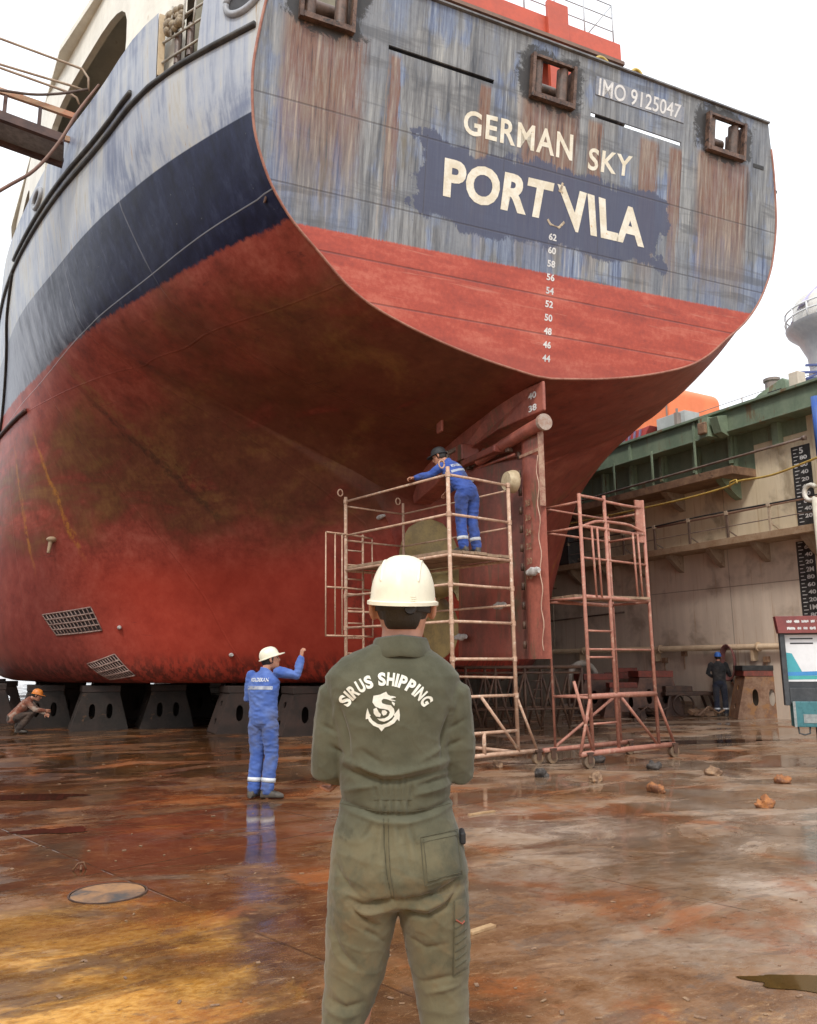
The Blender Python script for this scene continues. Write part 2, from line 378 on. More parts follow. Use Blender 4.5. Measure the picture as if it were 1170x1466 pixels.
# thin chips and strips of scale lying about
b = MB()
for k in range(170):
    u = rnd.uniform(0, 1170); v = 1060+400*rnd.random()**1.3; p = at_z(u, v, 0); a = rnd.uniform(0, 3); s_ = rnd.uniform(.006, .02)
    M = Matrix.Rotation(a, 3, 'Z') @ Matrix.Rotation(rnd.uniform(-.2, .2), 3, 'X')
    b.box((p[0], p[1], .004), (s_*rnd.uniform(1, 3), s_, .004), M)
tag(b.build('rust_flakes', LUMP_B), 'flakes of paint and rust scale littering the dock floor', 'debris', kind='stuff')
for k, (u, v, l, a, lab) in enumerate([(690, 1165, .34, .2, 'pale wooden slat on the floor right of the foreground man'), (690, 1332, .20, .3, 'short pale wood scrap beside the foreground man\'s right leg')]):
    p = at_z(u, v, 0); b = MB(); b.box((0, 0, .008), (l, .045, .016)); o = b.build('wood_slat', worn('slat%d' % k, (.45, .30, .16), (.30, .18, .09), 8), None, bevel=.002, loc=(p[0], p[1], 0)); o.rotation_euler.z = a
    tag(o, lab, 'wood scrap')
# ------------------------------------------------------------------ the ship
K0 = at_d(778, 542, 13.0)                       # lowest point of the transom, on the centreline
X0, Y0, ZK = float(K0[0]), float(K0[1]), float(K0[2])
AL = R_(9); TA = math.tan(AL)
ship = empty('cargo_ship', (X0, Y0, 0), 0, 'huge cargo ship in dry dock with weathered blue and red hull, stern towards the viewer', 'ship')
def TR(t, h, o=0.0):                             # transom plane (t across, h up the rake) -> ship coordinates; o = proud of the plate
    return (t, -h*math.sin(AL)-o*math.cos(AL), ZK+h*math.cos(AL)-o*math.sin(AL))
def pxT(u, v):                                   # pixel -> (t, h)
    n = np.array([0, math.cos(AL), math.sin(AL)]); q = on_plane(u, v, K0, n)-K0
    return float(q[0]), float(q @ np.array([0, -math.sin(AL), math.cos(AL)]))

SECT = [
 (0.0,  [(0,6.04),(.6,6.115),(1.1,6.185),(1.75,6.31),(2.45,6.49),(3.05,6.70),(3.45,6.93),(3.85,7.27),(4.38,7.75),(4.74,8.3),(4.95,8.95),(5.0,9.6),(4.92,10.4),(4.70,11.47)]),
 (1.4,  [(0,5.85),(.7,5.95),(1.4,6.06),(2.4,6.30),(3.4,6.63),(4.1,6.95),(4.6,7.2),(4.9,7.42),(5.18,7.70),(5.5,8.2),(5.85,9.04),(6.0,9.6),(6.08,10.33),(6.1,11.46)]),
 (3.2,  [(0,5.6),(.8,5.70),(1.6,5.87),(2.8,6.2),(4.0,6.6),(4.8,6.95),(5.4,7.2),(5.75,7.43),(6.0,7.70),(6.3,8.2),(6.66,9.04),(6.75,9.6),(6.8,10.33),(6.85,11.44)]),
 (4.68, [(0,4.85),(.25,4.88),(.55,4.98),(.9,5.12),(1.5,5.40),(3.0,5.99),(5.2,6.85),(6.2,7.36),(6.65,7.70),(6.88,8.2),(7.12,9.04),(7.22,9.6),(7.3,10.33),(7.35,11.4)]),
 (4.74, [(0,1.1),(.10,1.13),(.25,2.3),(.45,3.5),(.85,4.68),(3.0,5.98),(5.2,6.85),(6.2,7.36),(6.66,7.70),(6.89,8.2),(7.13,9.04),(7.23,9.6),(7.31,10.33),(7.36,11.4)]),
 (5.6,  [(0,1.1),(.3,1.11),(.8,2.0),(1.25,3.1),(1.75,4.25),(3.3,5.42),(5.1,6.42),(6.3,7.15),(6.98,7.72),(7.15,8.2),(7.36,9.04),(7.46,9.6),(7.56,10.33),(7.6,11.37)]),
 (8.0,  [(0,1.1),(2.2,1.1),(2.9,1.4),(3.4,2.05),(3.95,3.0),(4.8,4.15),(6.05,5.5),(7.05,6.75),(7.6,7.75),(7.75,8.25),(7.98,9.04),(8.05,9.6),(8.12,10.33),(8.15,11.32)]),
 (10.0, [(0,1.1),(5.0,1.1),(5.7,1.3),(6.15,1.8),(6.5,2.6),(6.95,3.7),(7.4,5.0),(7.75,6.4),(8.05,7.68),(8.15,8.2),(8.3,9.04),(8.4,9.6),(8.45,10.33),(8.5,11.3)]),
 (12.5, [(0,1.1),(6.8,1.1),(7.4,1.28),(7.75,1.7),(8.0,2.4),(8.2,3.6),(8.35,5.0),(8.45,6.4),(8.5,7.68),(8.55,8.2),(8.62,9.04),(8.66,9.6),(8.7,10.33),(8.72,11.3)]),
 (16.0, [(0,1.1),(7.5,1.1),(8.1,1.28),(8.45,1.7),(8.65,2.4),(8.8,3.6),(8.9,5),(8.95,6.4),(8.98,7.68),(9.0,8.2),(9.02,9.04),(9.03,9.6),(9.04,10.33),(9.05,11.3)]),
 (22.0, [(0,1.1),(7.8,1.1),(8.4,1.28),(8.8,1.65),(9.02,2.3),(9.12,3.4),(9.17,5),(9.2,6.4),(9.2,7.68),(9.2,8.2),(9.2,9.04),(9.2,9.6),(9.2,10.33),(9.2,11.3)]),
 (62.0, [(0,1.1),(7.8,1.1),(8.4,1.28),(8.8,1.65),(9.02,2.3),(9.12,3.4),(9.17,5),(9.2,6.4),(9.2,7.68),(9.2,8.2),(9.2,9.04),(9.2,9.6),(9.2,10.33),(9.2,11.3)]),
 (90.0, [(0,1.1),(.1,1.1),(.2,1.36),(.25,1.7),(.3,2.3),(.35,3.4),(.4,5),(.5,6.4),(.6,7.68),(.7,8.2),(.8,9.04),(.9,9.6),(1.0,10.33),(1.2,11.8)]),
]
SS = [a for a, _ in SECT]
JD = np.unique(np.concatenate([np.linspace(0, 7, 29), np.linspace(7, 13, 31)]))
def section(s):
    # stations 3 and 4 differ only low down (the stern post), so the upper side is splined through the others
    us = [k for k in range(len(SS)) if k != 3 and SS[k] < 30]
    b = [pchip(SS, [q[j][0] for _, q in SECT], [s])[0] if (j < 8 or s > 20) else cspline([SS[k] for k in us], [SECT[k][1][j][0] for k in us], [s])[0] for j in range(14)]
    z = [pchip(SS, [q[j][1] for _, q in SECT], [s])[0] for j in range(14)]
    B, Z = pchip(range(14), b, JD), pchip(range(14), z, JD)
    if s > .2:                                  # fair the lines across the turn of the bilge
        k = np.where((JD > 4.2) & (JD < 9.8))[0]
        for _ in range(14):
            for Q in (B, Z): Q[k] = .25*Q[k-1]+.5*Q[k]+.25*Q[k+1]
    return B, Z
def rake(s, z): return -(max(z, ZK)-ZK)*TA*max(0.0, 1-s/2.6)
SQ = sorted(set([0, .15, .3, .5, .7, .8, .95, 1.1, 1.25, 1.45, 1.7, 2, 2.4, 2.8, 3.2, 3.6, 4, 4.4, 4.66, 4.68, 4.70, 4.72, 4.74, 4.8, 4.9, 5, 5.2]+[round(5.4+.3*i, 2) for i in range(40)]+[18, 19.5, 21, 24, 30, 40, 50, 62, 70, 78, 84, 90]))
GRID = {s: section(s) for s in SQ}
def side_b(s, z):                               # half breadth of the shell at station s and height z (upper side)
    b, zz = section(s); k = len(zz)-1
    while k > 0 and zz[k] > z: k -= 1
    k = min(k, len(zz)-2); f = (z-zz[k])/max(1e-6, zz[k+1]-zz[k]); return b[k]+(b[k+1]-b[k])*min(max(f, 0), 1)
def SH(s, z, off=0.0, side=-1):                 # point on the port shell, off = proud of it
    b = side_b(s, z); b2 = side_b(s+.1, z); n = Vector((1, -(b2-b)/.1, 0)).normalized()
    return Vector((side*(b+n.x*off), s+rake(s, z)+n.y*off, z))

def shell_mat():
    t = MT('worn_ship_side', .45, 0, .28)
    x, y, z = t.xyz()
    st = t.noise(t.scl(2.2, 2.2, .16), 1.5, 6, .65, .2); st2 = t.noise(t.scl(7, 7, .35), 1.2, 6, .7)
    blo = t.noise(None, .55, 5, .6, .5); fin = t.noise(None, 9, 6, .7); med = t.noise(None, 2.2, 6, .65)
    f = t.ma('ADD', t.ma('MULTIPLY', st, .55), t.ma('ADD', t.ma('MULTIPLY', st2, .25), t.ma('MULTIPLY', blo, .25)))
    up = t.ramp(f, [(.36, (.10, .115, .145)), (.44, (.21, .24, .31)), (.51, (.33, .36, .42)), (.59, (.42, .43, .43)), (.66, (.36, .33, .27)), (.74, (.22, .17, .12))])
    up = t.mix(t.ma('MULTIPLY', t.step(st2, .58, .7), t.step(blo, .45, .6)), up, (.30, .19, .10))
    up = t.mix(t.ma('MULTIPLY', t.step(t.ma('ADD', t.ma('MULTIPLY', blo, .7), t.ma('MULTIPLY', st2, .3)), .49, .36), .75), up, (.15, .18, .27))
    nav = t.ramp(t.ma('ADD', t.ma('MULTIPLY', st, .6), t.ma('MULTIPLY', st2, .4)), [(.38, (.006, .008, .024)), (.52, (.011, .015, .045)), (.64, (.026, .034, .075))])
    # the navy band is worn through to pale primer towards the bow
    wr = t.step(t.ma('ADD', y, t.ma('MULTIPLY', t.ma('SUBTRACT', st, .5), 11)), 4.2, 9.5)
    nav = t.mix(t.ma('MULTIPLY', wr, .8), nav, t.mix(st2, (.10, .12, .17), (.42, .44, .48)))
    nav = t.mix(t.ma('MULTIPLY', t.step(fin, .66, .72), .5), nav, (.22, .22, .2))
    red = t.ramp(t.ma('ADD', t.ma('MULTIPLY', med, .6), t.ma('MULTIPLY', fin, .4)), [(.34, (.16, .032, .024)), (.5, (.30, .060, .042)), (.66, (.40, .11, .078))])
    # growth: olive brown slime between the waterlines, underside shade painted in aft
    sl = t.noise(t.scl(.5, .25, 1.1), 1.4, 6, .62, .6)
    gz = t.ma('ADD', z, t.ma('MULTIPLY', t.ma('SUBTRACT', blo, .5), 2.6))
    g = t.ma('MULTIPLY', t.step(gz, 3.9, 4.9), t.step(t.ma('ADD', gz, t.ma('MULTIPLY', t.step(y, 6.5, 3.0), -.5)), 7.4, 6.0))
    g = t.ma('MULTIPLY', g, t.step(t.ma('ADD', sl, t.ma('MULTIPLY', t.step(y, 9.5, 5.5), .16)), .34, .60))  # aft boost darkens the slime further, painting in the shade below the stern
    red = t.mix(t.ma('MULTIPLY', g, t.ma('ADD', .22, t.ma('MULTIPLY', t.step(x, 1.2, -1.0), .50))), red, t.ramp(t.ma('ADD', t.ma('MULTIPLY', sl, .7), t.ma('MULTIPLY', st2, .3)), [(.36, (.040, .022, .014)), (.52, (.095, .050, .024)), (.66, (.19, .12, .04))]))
    # darker purple-brown worn patch ahead, light on the aft lower side painted as brighter red
    dk = t.ma('MULTIPLY', t.step(t.ma('ADD', y, t.ma('MULTIPLY', t.ma('SUBTRACT', med, .5), 3)), 9.0, 11.0), t.step(z, 5.0, 4.2))
    red = t.mix(t.ma('MULTIPLY', dk, .45), red, (.12, .025, .026))
    br = t.ma('MULTIPLY', t.step(z, 4.4, 3.2), t.step(y, 10.2, 8.6))
    red = t.mix(t.ma('MULTIPLY', br, .75), red, t.mix(med, (.30, .028, .016), (.46, .052, .026)))
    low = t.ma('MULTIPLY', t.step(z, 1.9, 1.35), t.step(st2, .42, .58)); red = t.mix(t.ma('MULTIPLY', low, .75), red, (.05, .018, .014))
    # curved scrape marks and a long stain down the frames
    for yc, w, zc, c_, a in ((9.3, .05, 5.4, (.40, .17, .03), .75), (10.6, .055, 5.2, (.40, .17, .03), .6), (6.55, .13, 6.4, (.20, .13, .04), .38), (6.75, .07, 5.8, (.03, .02, .015), .6), (5.55, .14, 2.6, (.05, .018, .014), .55)):
        yy = t.ma('ADD', y, t.ma('MULTIPLY', t.ma('SUBTRACT', med, .5), .35))
        k = t.ma('MULTIPLY', t.band(yy, yc, w*.5, w), t.band(z, zc, .9, .8)); k = t.ma('MULTIPLY', k, t.step(t.ma('ADD', t.ma('MULTIPLY', fin, .6), t.ma('MULTIPLY', st2, .4)), .40, .58))
        red = t.mix(t.ma('MULTIPLY', k, a), red, c_)
    sc = t.noise(t.scl(.3, .3, 4, (2, 0, 0), (.15, 0, .2)), 2.2, 6, .7, 1.2); red = t.mix(t.ma('MULTIPLY', t.step(sc, .64, .70), .4), red, (.045, .02, .02))
    zr = t.ma('ADD', z, t.ma('MULTIPLY', t.ma('SUBTRACT', st2, .5), .16))
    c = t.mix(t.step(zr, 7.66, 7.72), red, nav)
    c = t.mix(t.step(z, 9.035, 9.055), c, up)
    # weld seams: pale worn lines
    w1 = t.band(t.ma('ADD', z, t.ma('MULTIPLY', y, .06)), 8.03, .003, .010); c = t.mix(t.ma('MULTIPLY', w1, .5), c, (.33, .34, .36))
    w2 = t.band(t.ma('ADD', z, t.ma('MULTIPLY', y, -.03)), 6.95, .002, .010)
    vs = None
    for yc in (2.6, 5.1, 7.9, 11.2):
        k = t.band(y, yc, .006, .018); vs = k if vs is None else t.ma('MAXIMUM', vs, k)
    c = t.mix(t.ma('MULTIPLY', t.ma('MULTIPLY', vs, t.step(z, 7.7, 8.2)), .25), c, (.30, .30, .31))
    t.col(c)
    t.rough(t.ma('ADD', t.ma('MULTIPLY', fin, .25), t.mix(t.step(z, 7.6, 7.75), (.34, .34, .34), (.30, .30, .30))))
    dent = t.noise(t.scl(1, .45, .8), 1.1, 3, .5)
    t.bump(t.ma('ADD', t.ma('MULTIPLY', dent, 3.0), t.ma('ADD', t.ma('MULTIPLY', fin, .25), t.ma('MULTIPLY', t.ma('MAXIMUM', t.ma('MAXIMUM', w1, w2), vs), .5))), .35, .03)
    return t.m

# opening in the port bulwark (mooring recess) is left out of the shell
OS0, OS1, OZ0 = .8, 1.45, 10.42
V, F = [], []
for side in (-1, 1):
    base = len(V); n = len(JD)
    for s in SQ:
        b, z = GRID[s]
        for j in range(n): V.append((side*b[j], s+rake(s, z[j]), z[j]))
    for i in range(len(SQ)-1):
        for j in range(n-1):
            zc = GRID[SQ[i]][1][j]
            if side == -1 and OS0 <= SQ[i] and SQ[i+1] <= OS1+1e-6 and zc > OZ0-.1: continue
            q = (base+i*n+j, base+i*n+j+1, base+(i+1)*n+j+1, base+(i+1)*n+j)
            F.append(q if side == 1 else q[::-1])
b = MB(); b.v, b.f = V, F
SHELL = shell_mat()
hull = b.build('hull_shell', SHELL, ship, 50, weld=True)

# transom plate with the fairlead openings and freeing slots cut through it
b0, z0 = GRID[0]
outl = [(float(b0[j]), float((z0[j]-ZK)/math.cos(AL))) for j in range(len(JD))]
outline = outl[1:]+[(-t_, h_) for t_, h_ in reversed(outl[1:])]+[(0.0, 0.0)]
FL = [(-4.38, -3.62, 4.62, 5.32), (-.53, .25, 4.58, 5.18), (3.2, 4.04, 4.68, 5.26)]
def rect(a, b_, c, d): return [(a, c), (b_, c), (b_, d), (a, d)]
holes = [rect(*q) for q in FL]+[rect(-3.02, -1.21, 4.53, 4.60), rect(.66, 2.62, 4.54, 4.61)]
def transom_mat():
    t = MT('weathered_transom', .5)
    x, y, z = t.xyz()
    st = t.noise(t.scl(1.5, .01, .22), 1.6, 6, .64, .25); st2 = t.noise(t.scl(11, .01, .55), 1.3, 8, .74, .1); st3 = t.noise(t.scl(36, .01, 1.0), 1.2, 6, .72)
    blo = t.noise(t.scl(1, .2, .8), .9, 5, .62, .4); fin = t.noise(None, 13, 6, .72)
    f = t.ma('ADD', t.ma('MULTIPLY', st, .35), t.ma('ADD', t.ma('MULTIPLY', st2, .5), t.ma('MULTIPLY', st3, .15)))
    c = t.ramp(f, [(.37, (.032, .036, .048)), (.43, (.085, .092, .105)), (.49, (.165, .17, .175)), (.54, (.245, .255, .26)), (.60, (.37, .375, .36)), (.67, (.56, .55, .49))])
    blue = t.ramp(t.ma('ADD', t.ma('MULTIPLY', st2, .6), t.ma('MULTIPLY', st3, .4)), [(.38, (.035, .045, .085)), (.47, (.11, .15, .26)), (.55, (.22, .28, .40)), (.64, (.48, .51, .55))])
    bm = t.step(t.ma('ADD', t.ma('MULTIPLY', t.noise(t.scl(1.1, .01, .3, (4, 0, 0)), 1.5, 5, .6), .75), t.ma('MULTIPLY', blo, .3)), .51, .59)
    c = t.mix(t.ma('MULTIPLY', bm, .9), c, blue)
    ol = t.step(t.ma('ADD', t.ma('MULTIPLY', t.noise(t.scl(1.4, .01, .2, (11, 0, 3)), 1.3, 5, .6), .7), t.ma('MULTIPLY', blo, .35)), .56, .63)
    ol = t.ma('MULTIPLY', ol, t.step(z, 9.9, 9.2)); c = t.mix(t.ma('MULTIPLY', ol, .75), c, t.mix(st3, (.085, .07, .045), (.20, .17, .11)))
    flat = t.step(t.ma('ADD', t.ma('MULTIPLY', t.noise(t.scl(.9, .2, .55, (6, 0, 1)), 1.0, 5, .6, .5), .8), t.ma('MULTIPLY', st2, .2)), .46, .58)
    c = t.mix(t.ma('MULTIPLY', flat, .46), c, t.mix(t.step(fin, .3, .7), (.125, .150, .195), (.195, .22, .265)))
    band_ = t.noise(t.scl(.25, .01, 2.2), 1.2, 5, .65, .6); c = t.mix(t.ma('MULTIPLY', t.step(band_, .52, .64), .6), c, (.075, .078, .085))
    # run-off rust below every fairlead and slot
    rs = None
    for xc, w, zt in ((-4.0, .62, 10.62), (-.14, .55, 10.55), (3.62, .6, 10.62), (-2.9, .10, 10.5), (-1.35, .12, 10.5), (.78, .14, 10.5), (1.9, .2, 10.5), (2.5, .14, 10.5)):
        k = t.ma('MULTIPLY', t.band(t.ma('ADD', x, t.ma('MULTIPLY', t.ma('SUBTRACT', st2, .5), .5)), xc, w*.8, w*.35), t.step(z, zt, zt-.1))
        k = t.ma('MULTIPLY', k, t.step(t.ma('ADD', z, t.ma('MULTIPLY', t.ma('SUBTRACT', st2, .5), 3.5)), zt-3.0, zt-.9)); rs = k if rs is None else t.ma('MAXIMUM', rs, k)
    c = t.mix(t.ma('MULTIPLY', rs, .85), c, t.ramp(st2, [(.37, (.05, .025, .018)), (.46, (.20, .085, .045)), (.54, (.21, .15, .11)), (.63, (.36, .27, .20))]))
    # repainted navy panel under the port name, brushed out raggedly
    ex = t.ma('ADD', x, t.ma('MULTIPLY', t.ma('SUBTRACT', fin, .5), .35)); ex = t.ma('ADD', ex, t.ma('MULTIPLY', t.ma('SUBTRACT', t.noise(None, 1.6, 6, .65), .5), 1.5))
    ez = t.ma('ADD', z, t.ma('MULTIPLY', t.ma('SUBTRACT', st3, .5), .34)); ez = t.ma('ADD', ez, t.ma('MULTIPLY', t.ma('SUBTRACT', t.noise(t.scl(1, 1, 1, (5, 0, 2)), 1.3, 6, .65), .5), 1.0)); ez = t.ma('SUBTRACT', ez, t.ma('MULTIPLY', x, .02))
    pat = t.ma('MULTIPLY', t.band(ex, -.02, 2.38, .05), t.band(ez, ZK+2.84*.988, .60, .05))
    c = t.mix(t.ma('MULTIPLY', pat, .92), c, t.mix(st3, (.040, .048, .095), (.075, .085, .14)))
    # flame-cut scorching round the fairleads
    sc_ = None
    for (a, b_, lo, hi) in FL:
        zc = ZK+(lo+hi)/2*.988; dx = t.ma('DIVIDE', t.ma('ABSOLUTE', t.ma('SUBTRACT', x, (a+b_)/2)), (b_-a)/2+.16); dz = t.ma('DIVIDE', t.ma('ABSOLUTE', t.ma('SUBTRACT', z, zc)), (hi-lo)/2+.12)
        d = t.ma('ADD', t.ma('POWER', t.ma('ADD', t.ma('POWER', dx, 4), t.ma('POWER', dz, 4)), .25), t.ma('MULTIPLY', t.ma('SUBTRACT', t.noise(None, 3.0, 7, .75, .5), .5), 1.9))
        k = t.step(d, 1.22, 1.0); sc_ = k if sc_ is None else t.ma('MAXIMUM', sc_, k)
    c = t.mix(t.ma('MULTIPLY', sc_, .95), c, t.mix(fin, (.008, .008, .009), (.05, .045, .042)))
    red = t.ramp(t.ma('ADD', t.ma('MULTIPLY', t.noise(t.scl(.5, 1, 2.2), 1.8, 6, .65), .6), t.ma('MULTIPLY', fin, .4)), [(.34, (.27, .042, .028)), (.5, (.42, .068, .040)), (.66, (.54, .15, .10))])
    red = t.mix(t.ma('MULTIPLY', t.step(t.noise(t.scl(.25, 1, 5), 2, 6, .7, .8), .60, .70), .35), red, (.60, .30, .22))
    red = t.mix(t.ma('MULTIPLY', t.step(z, 6.6, 6.1), .35), red, (.27, .07, .055))
    zl = t.ma('ADD', t.ma('SUBTRACT', z, t.ma('MULTIPLY', x, .026)), t.ma('MULTIPLY', t.ma('SUBTRACT', st3, .5), .10))
    c = t.mix(t.step(zl, 7.76, 7.73), c, red)
    sm = None
    for h0, sl_ in ((3.40, .014), (2.21, .014), (1.35, .012), (.72, .01)):
        k = t.band(t.ma('SUBTRACT', z, t.ma('MULTIPLY', x, sl_)), ZK+h0*.988, .006, .014); sm = k if sm is None else t.ma('MAXIMUM', sm, k)
    for xc, zl_, zh in ((-.95, 9.2, 10.5), (.93, 7.9, 9.6), (-2.3, 8.2, 9.4), (2.9, 8.2, 9.4)):
        k = t.ma('MULTIPLY', t.band(x, xc, .004, .008), t.band(z, (zl_+zh)/2, (zh-zl_)/2, .02)); sm = t.ma('MAXIMUM', sm, k)
    c = t.mix(t.ma('MULTIPLY', sm, .48), c, (.04, .035, .04))
    t.col(c); t.rough(t.ma('ADD', .38, t.ma('MULTIPLY', fin, .3)))
    dent = t.noise(t.scl(.7, .2, .9), 1.3, 3, .5)
    t.bump(t.ma('ADD', t.ma('MULTIPLY', dent, 2.0), t.ma('ADD', t.ma('MULTIPLY', fin, .2), t.ma('MULTIPLY', sm, -.6))), .3, .025)
    return t.m
b = MB(); b.plate(outline, holes, 0.0, -.03, TR)
transom = b.build('transom', transom_mat(), ship)
TRIM = worn('red_brown_edge', (.25, .09, .06), (.36, .17, .12), 4, .6, .2)
b = MB(); b.chain([TR(t_, h_, 0.0) for t_, h_ in sorted([q for q in outline[:-1] if q[1] < 5.2], key=lambda q: math.atan2(q[0], 3-q[1]))], .020, n=8); b.build('edge_bar', TRIM, transom, True)
b = MB(); b.bar(TR(-4.7, 5.52, 0), TR(4.7, 5.52, 0), .09, .03); b.build('cap_rail', worn('cap', (.10, .10, .11), (.2, .2, .2)), transom)

WHITE = worn('cream_lettering', (.80, .77, .66), (.66, .60, .46), 5, .55, .18, (.60, .36, .14), bump=.05)
WHITE2 = worn('white_lettering', (.72, .72, .70), (.55, .55, .55), 5, .55, .2, (.3, .3, .3), bump=.05)
def line(s, q, mat, name, bold, lift=.004, spacing=1.0):
    a = pxT(*q[0]); b_ = pxT(*q[1]); c_ = pxT(*q[2]); d_ = pxT(*q[3])          # corners: left top, left bottom, right top, right bottom
    mb = MB(); V, F, _ = text2d(s, bold, spacing)
    mb.add([TR(*( (1-u)*((1-w)*b_[i]+w*a[i])+u*((1-w)*d_[i]+w*c_[i]) for i in (0, 1)), lift) for u, w in V], F)
    return mb.build(name, mat, transom, fix=False)
line('GERMAN', [(665, 156), (663, 191), (821, 193), (819, 231)], WHITE, 'lettering', .022, spacing=1.12)
line('SKY', [(844, 211), (841, 243), (906, 224), (903, 254)], WHITE, 'lettering', .020, spacing=1.12)
line('PORT', [(637, 225), (634, 281), (794, 262), (784, 316)], WHITE, 'lettering', .040, spacing=1.06)
line('VILA', [(798, 263), (806, 328), (924, 303), (922, 355)], WHITE, 'lettering', .037, spacing=1.06)
# old welded letter fragments showing between the two words
PEEL = worn('peeled_cream', (.62, .52, .36), (.22, .17, .14), 12, .6, .4)
for P_ in ([(784, 314), (788, 321), (800, 326), (808, 318)], [(806, 262), (803, 272)], [(800, 272), (806, 276)]):
    mb = MB(); mb.chain([TR(*pxT(*q), .004) for q in P_], [(.022, .004)]*len(P_), side=(1, 0, 0), n=6); mb.build('lettering', PEEL, transom)
pl = [pxT(853, 109), pxT(855, 140), pxT(978, 154), pxT(978, 178)]
mb = MB(); mb.plate([(.73, 4.93), (2.65, 4.96), (2.65, 5.25), (.73, 5.25)], [], .004, .012, TR)
mb.build('number_plate', worn('grey_blue_plate', (.17, .19, .24), (.30, .31, .33), 4, .5, .1, streak=True), transom)
line('IMO 9125047', [(858, 112), (856, 137), (975, 151), (973, 171)], WHITE2, 'lettering', .012, .016)
mb = MB(); dk = list(range(44, 64, 2))
for i, k in enumerate(dk):
    h = .335+(2.335-.335)*i/9.0; V, F, _ = text2d(str(k), .03)
    mb = MB(); mb.add([TR(.035-.075+.15*u, h-.055+.115*w, .004) for u, w in V], F); mb.build('draft_mark', WHITE2, transom, fix=False)

FRAME = worn('scorched_brown_steel', (.055, .030, .022), (.17, .10, .07), 7, .55, .45, (.018, .016, .016), bump=.4)
ROLL_ = worn('dark_roller_steel', (.07, .05, .04), (.16, .10, .075), 6, .45, .3, (.22, .12, .07), bump=.3)
for (a, b_, lo, hi) in FL:
    fr = MB()
    for q in ((a-.035, a+.02, lo-.08, hi+.04), (b_-.02, b_+.035, lo-.08, hi+.04)): fr.plate(rect(*q), [], .002, .10, TR)
    fr.plate(rect(a+.023, b_-.023, lo-.08, lo-.002), [], .003, .11, TR); fr.plate(rect(a+.023, b_-.023, hi+.0, hi+.04), [], .003, .08, TR)
    # channel behind the opening
    for q in ((a-.04, a, lo, hi), (b_, b_+.04, lo, hi)): fr.plate(rect(*q), [], -.031, -.4, TR)
    f_ = fr.build('fairlead_frame', FRAME, transom, bevel=.006)
    for tx in (a+.13, b_-.15):
        r = MB(); r.chain([TR(tx, lo+.01, -.06), TR(tx, hi-.01, -.06)], .095, n=18); r.build('roller', ROLL_, f_, 50)
    r = MB(); r.chain([TR(a+.05, lo+.05, -.27), TR(b_-.05, lo+.05, -.27)], .07, n=16); r.build('roller', ROLL_, f_, 50)
    r = MB(); r.chain([TR(a+.05, (lo+hi)/2+.12, -.5), TR(b_-.05, (lo+hi)/2+.12, -.5)], .13, n=16); r.build('roller', ROLL_, f_, 50)
WEB = worn('bulwark_dark', (.02, .018, .017), (.05, .04, .035), 4); SLOTK = worn('slot_black', (.012, .012, .012), (.03, .03, .03))
for q, o_ in (((-.62, -.1, 4.3, 5.35), -.75), ((-.098, .3, 4.3, 5.05), -.75), ((-3.2, -1.0, 4.3, 4.75), -.20), ((.9, 1.35, 4.3, 4.75), -.20), ((1.75, 2.8, 4.3, 4.62), -.20), ((-1.2, -.64, 4.3, 5.2), -.23)):
    mb = MB(); mb.plate(rect(*q), [], o_, o_-.02, TR); mb.build('bulwark_web', WEB, transom)
for q in ((4.36, 4.62, 4.60, 4.67), (-4.72, -4.40, 4.98, 5.04)): mb = MB(); mb.plate(rect(*q), [], .002, .008, TR); mb.build('drain_slot', SLOTK, transom)  # solid black plates stand for the open slots

# fender bars along the port side, lines of chocks
BLK = worn('black_rubber_bar', (.016, .014, .013), (.05, .045, .04), 5, .5, .2, (.16, .10, .06))
def rail(s0, s1, zf, r, off, name, mat, n=40, side=-1):
    pts = [SH(s0+(s1-s0)*i/n, zf(s0+(s1-s0)*i/n), off, side) for i in range(n+1)]
    mb = MB(); mb.chain(pts, r, n=10); return mb.build(name, mat, hull, True)
for sd in (-1, 1):
    rail(.06, 30, lambda s: 10.30, .045, .02, 'fender_bar', BLK, 60, sd)
rail(2.0, 8.6, lambda s: 10.52, .045, .02, 'fender_bar', BLK)
rail(8.7, 12.6, lambda s: 10.3-(s-8.7)*.9, .04, .02, 'fender_bar', BLK)
rail(9.3, 13, lambda s: 7.25, .05, .03, 'bilge_bar', worn('darkbar', (.03, .015, .014), (.08, .03, .025)), 20)
PALE = worn('pale_grey_steel', (.36, .38, .42), (.25, .26, .28), 3, .5, .25, (.22, .13, .07), streak=True)
def chock(s, z, rs, rz):
    P = lambda a, k, o: SH(s+rs*k*math.cos(a), z+rz*k*math.sin(a), o)
    mb = MB(); N = 28
    mb.chain([P(2*math.pi*i/N, 1, .02) for i in range(N+1)], .05, n=8); f_ = mb.build('chock_ring', PALE, hull, True)
    mb = MB(); mb.add([P(2*math.pi*i/N, .97, .006) for i in range(N)]+[P(0, 0, .006)], [(i, (i+1) % N, N) for i in range(N)]); mb.build('chock_hole', worn('hole_black', (.01, .01, .012), (.035, .035, .04)), f_)
chock(.28, 10.86, .20, .24); chock(6.4, 10.9, .28, .17)
mb = MB(); mb.lathe(tuple(SH(.18, 7.98, .01)), [(.0, 0), (.05, 0), (.05, .02), (.0, .02)], 14, 'x'); mb.build('drain_pipe', DARKRUST, hull)
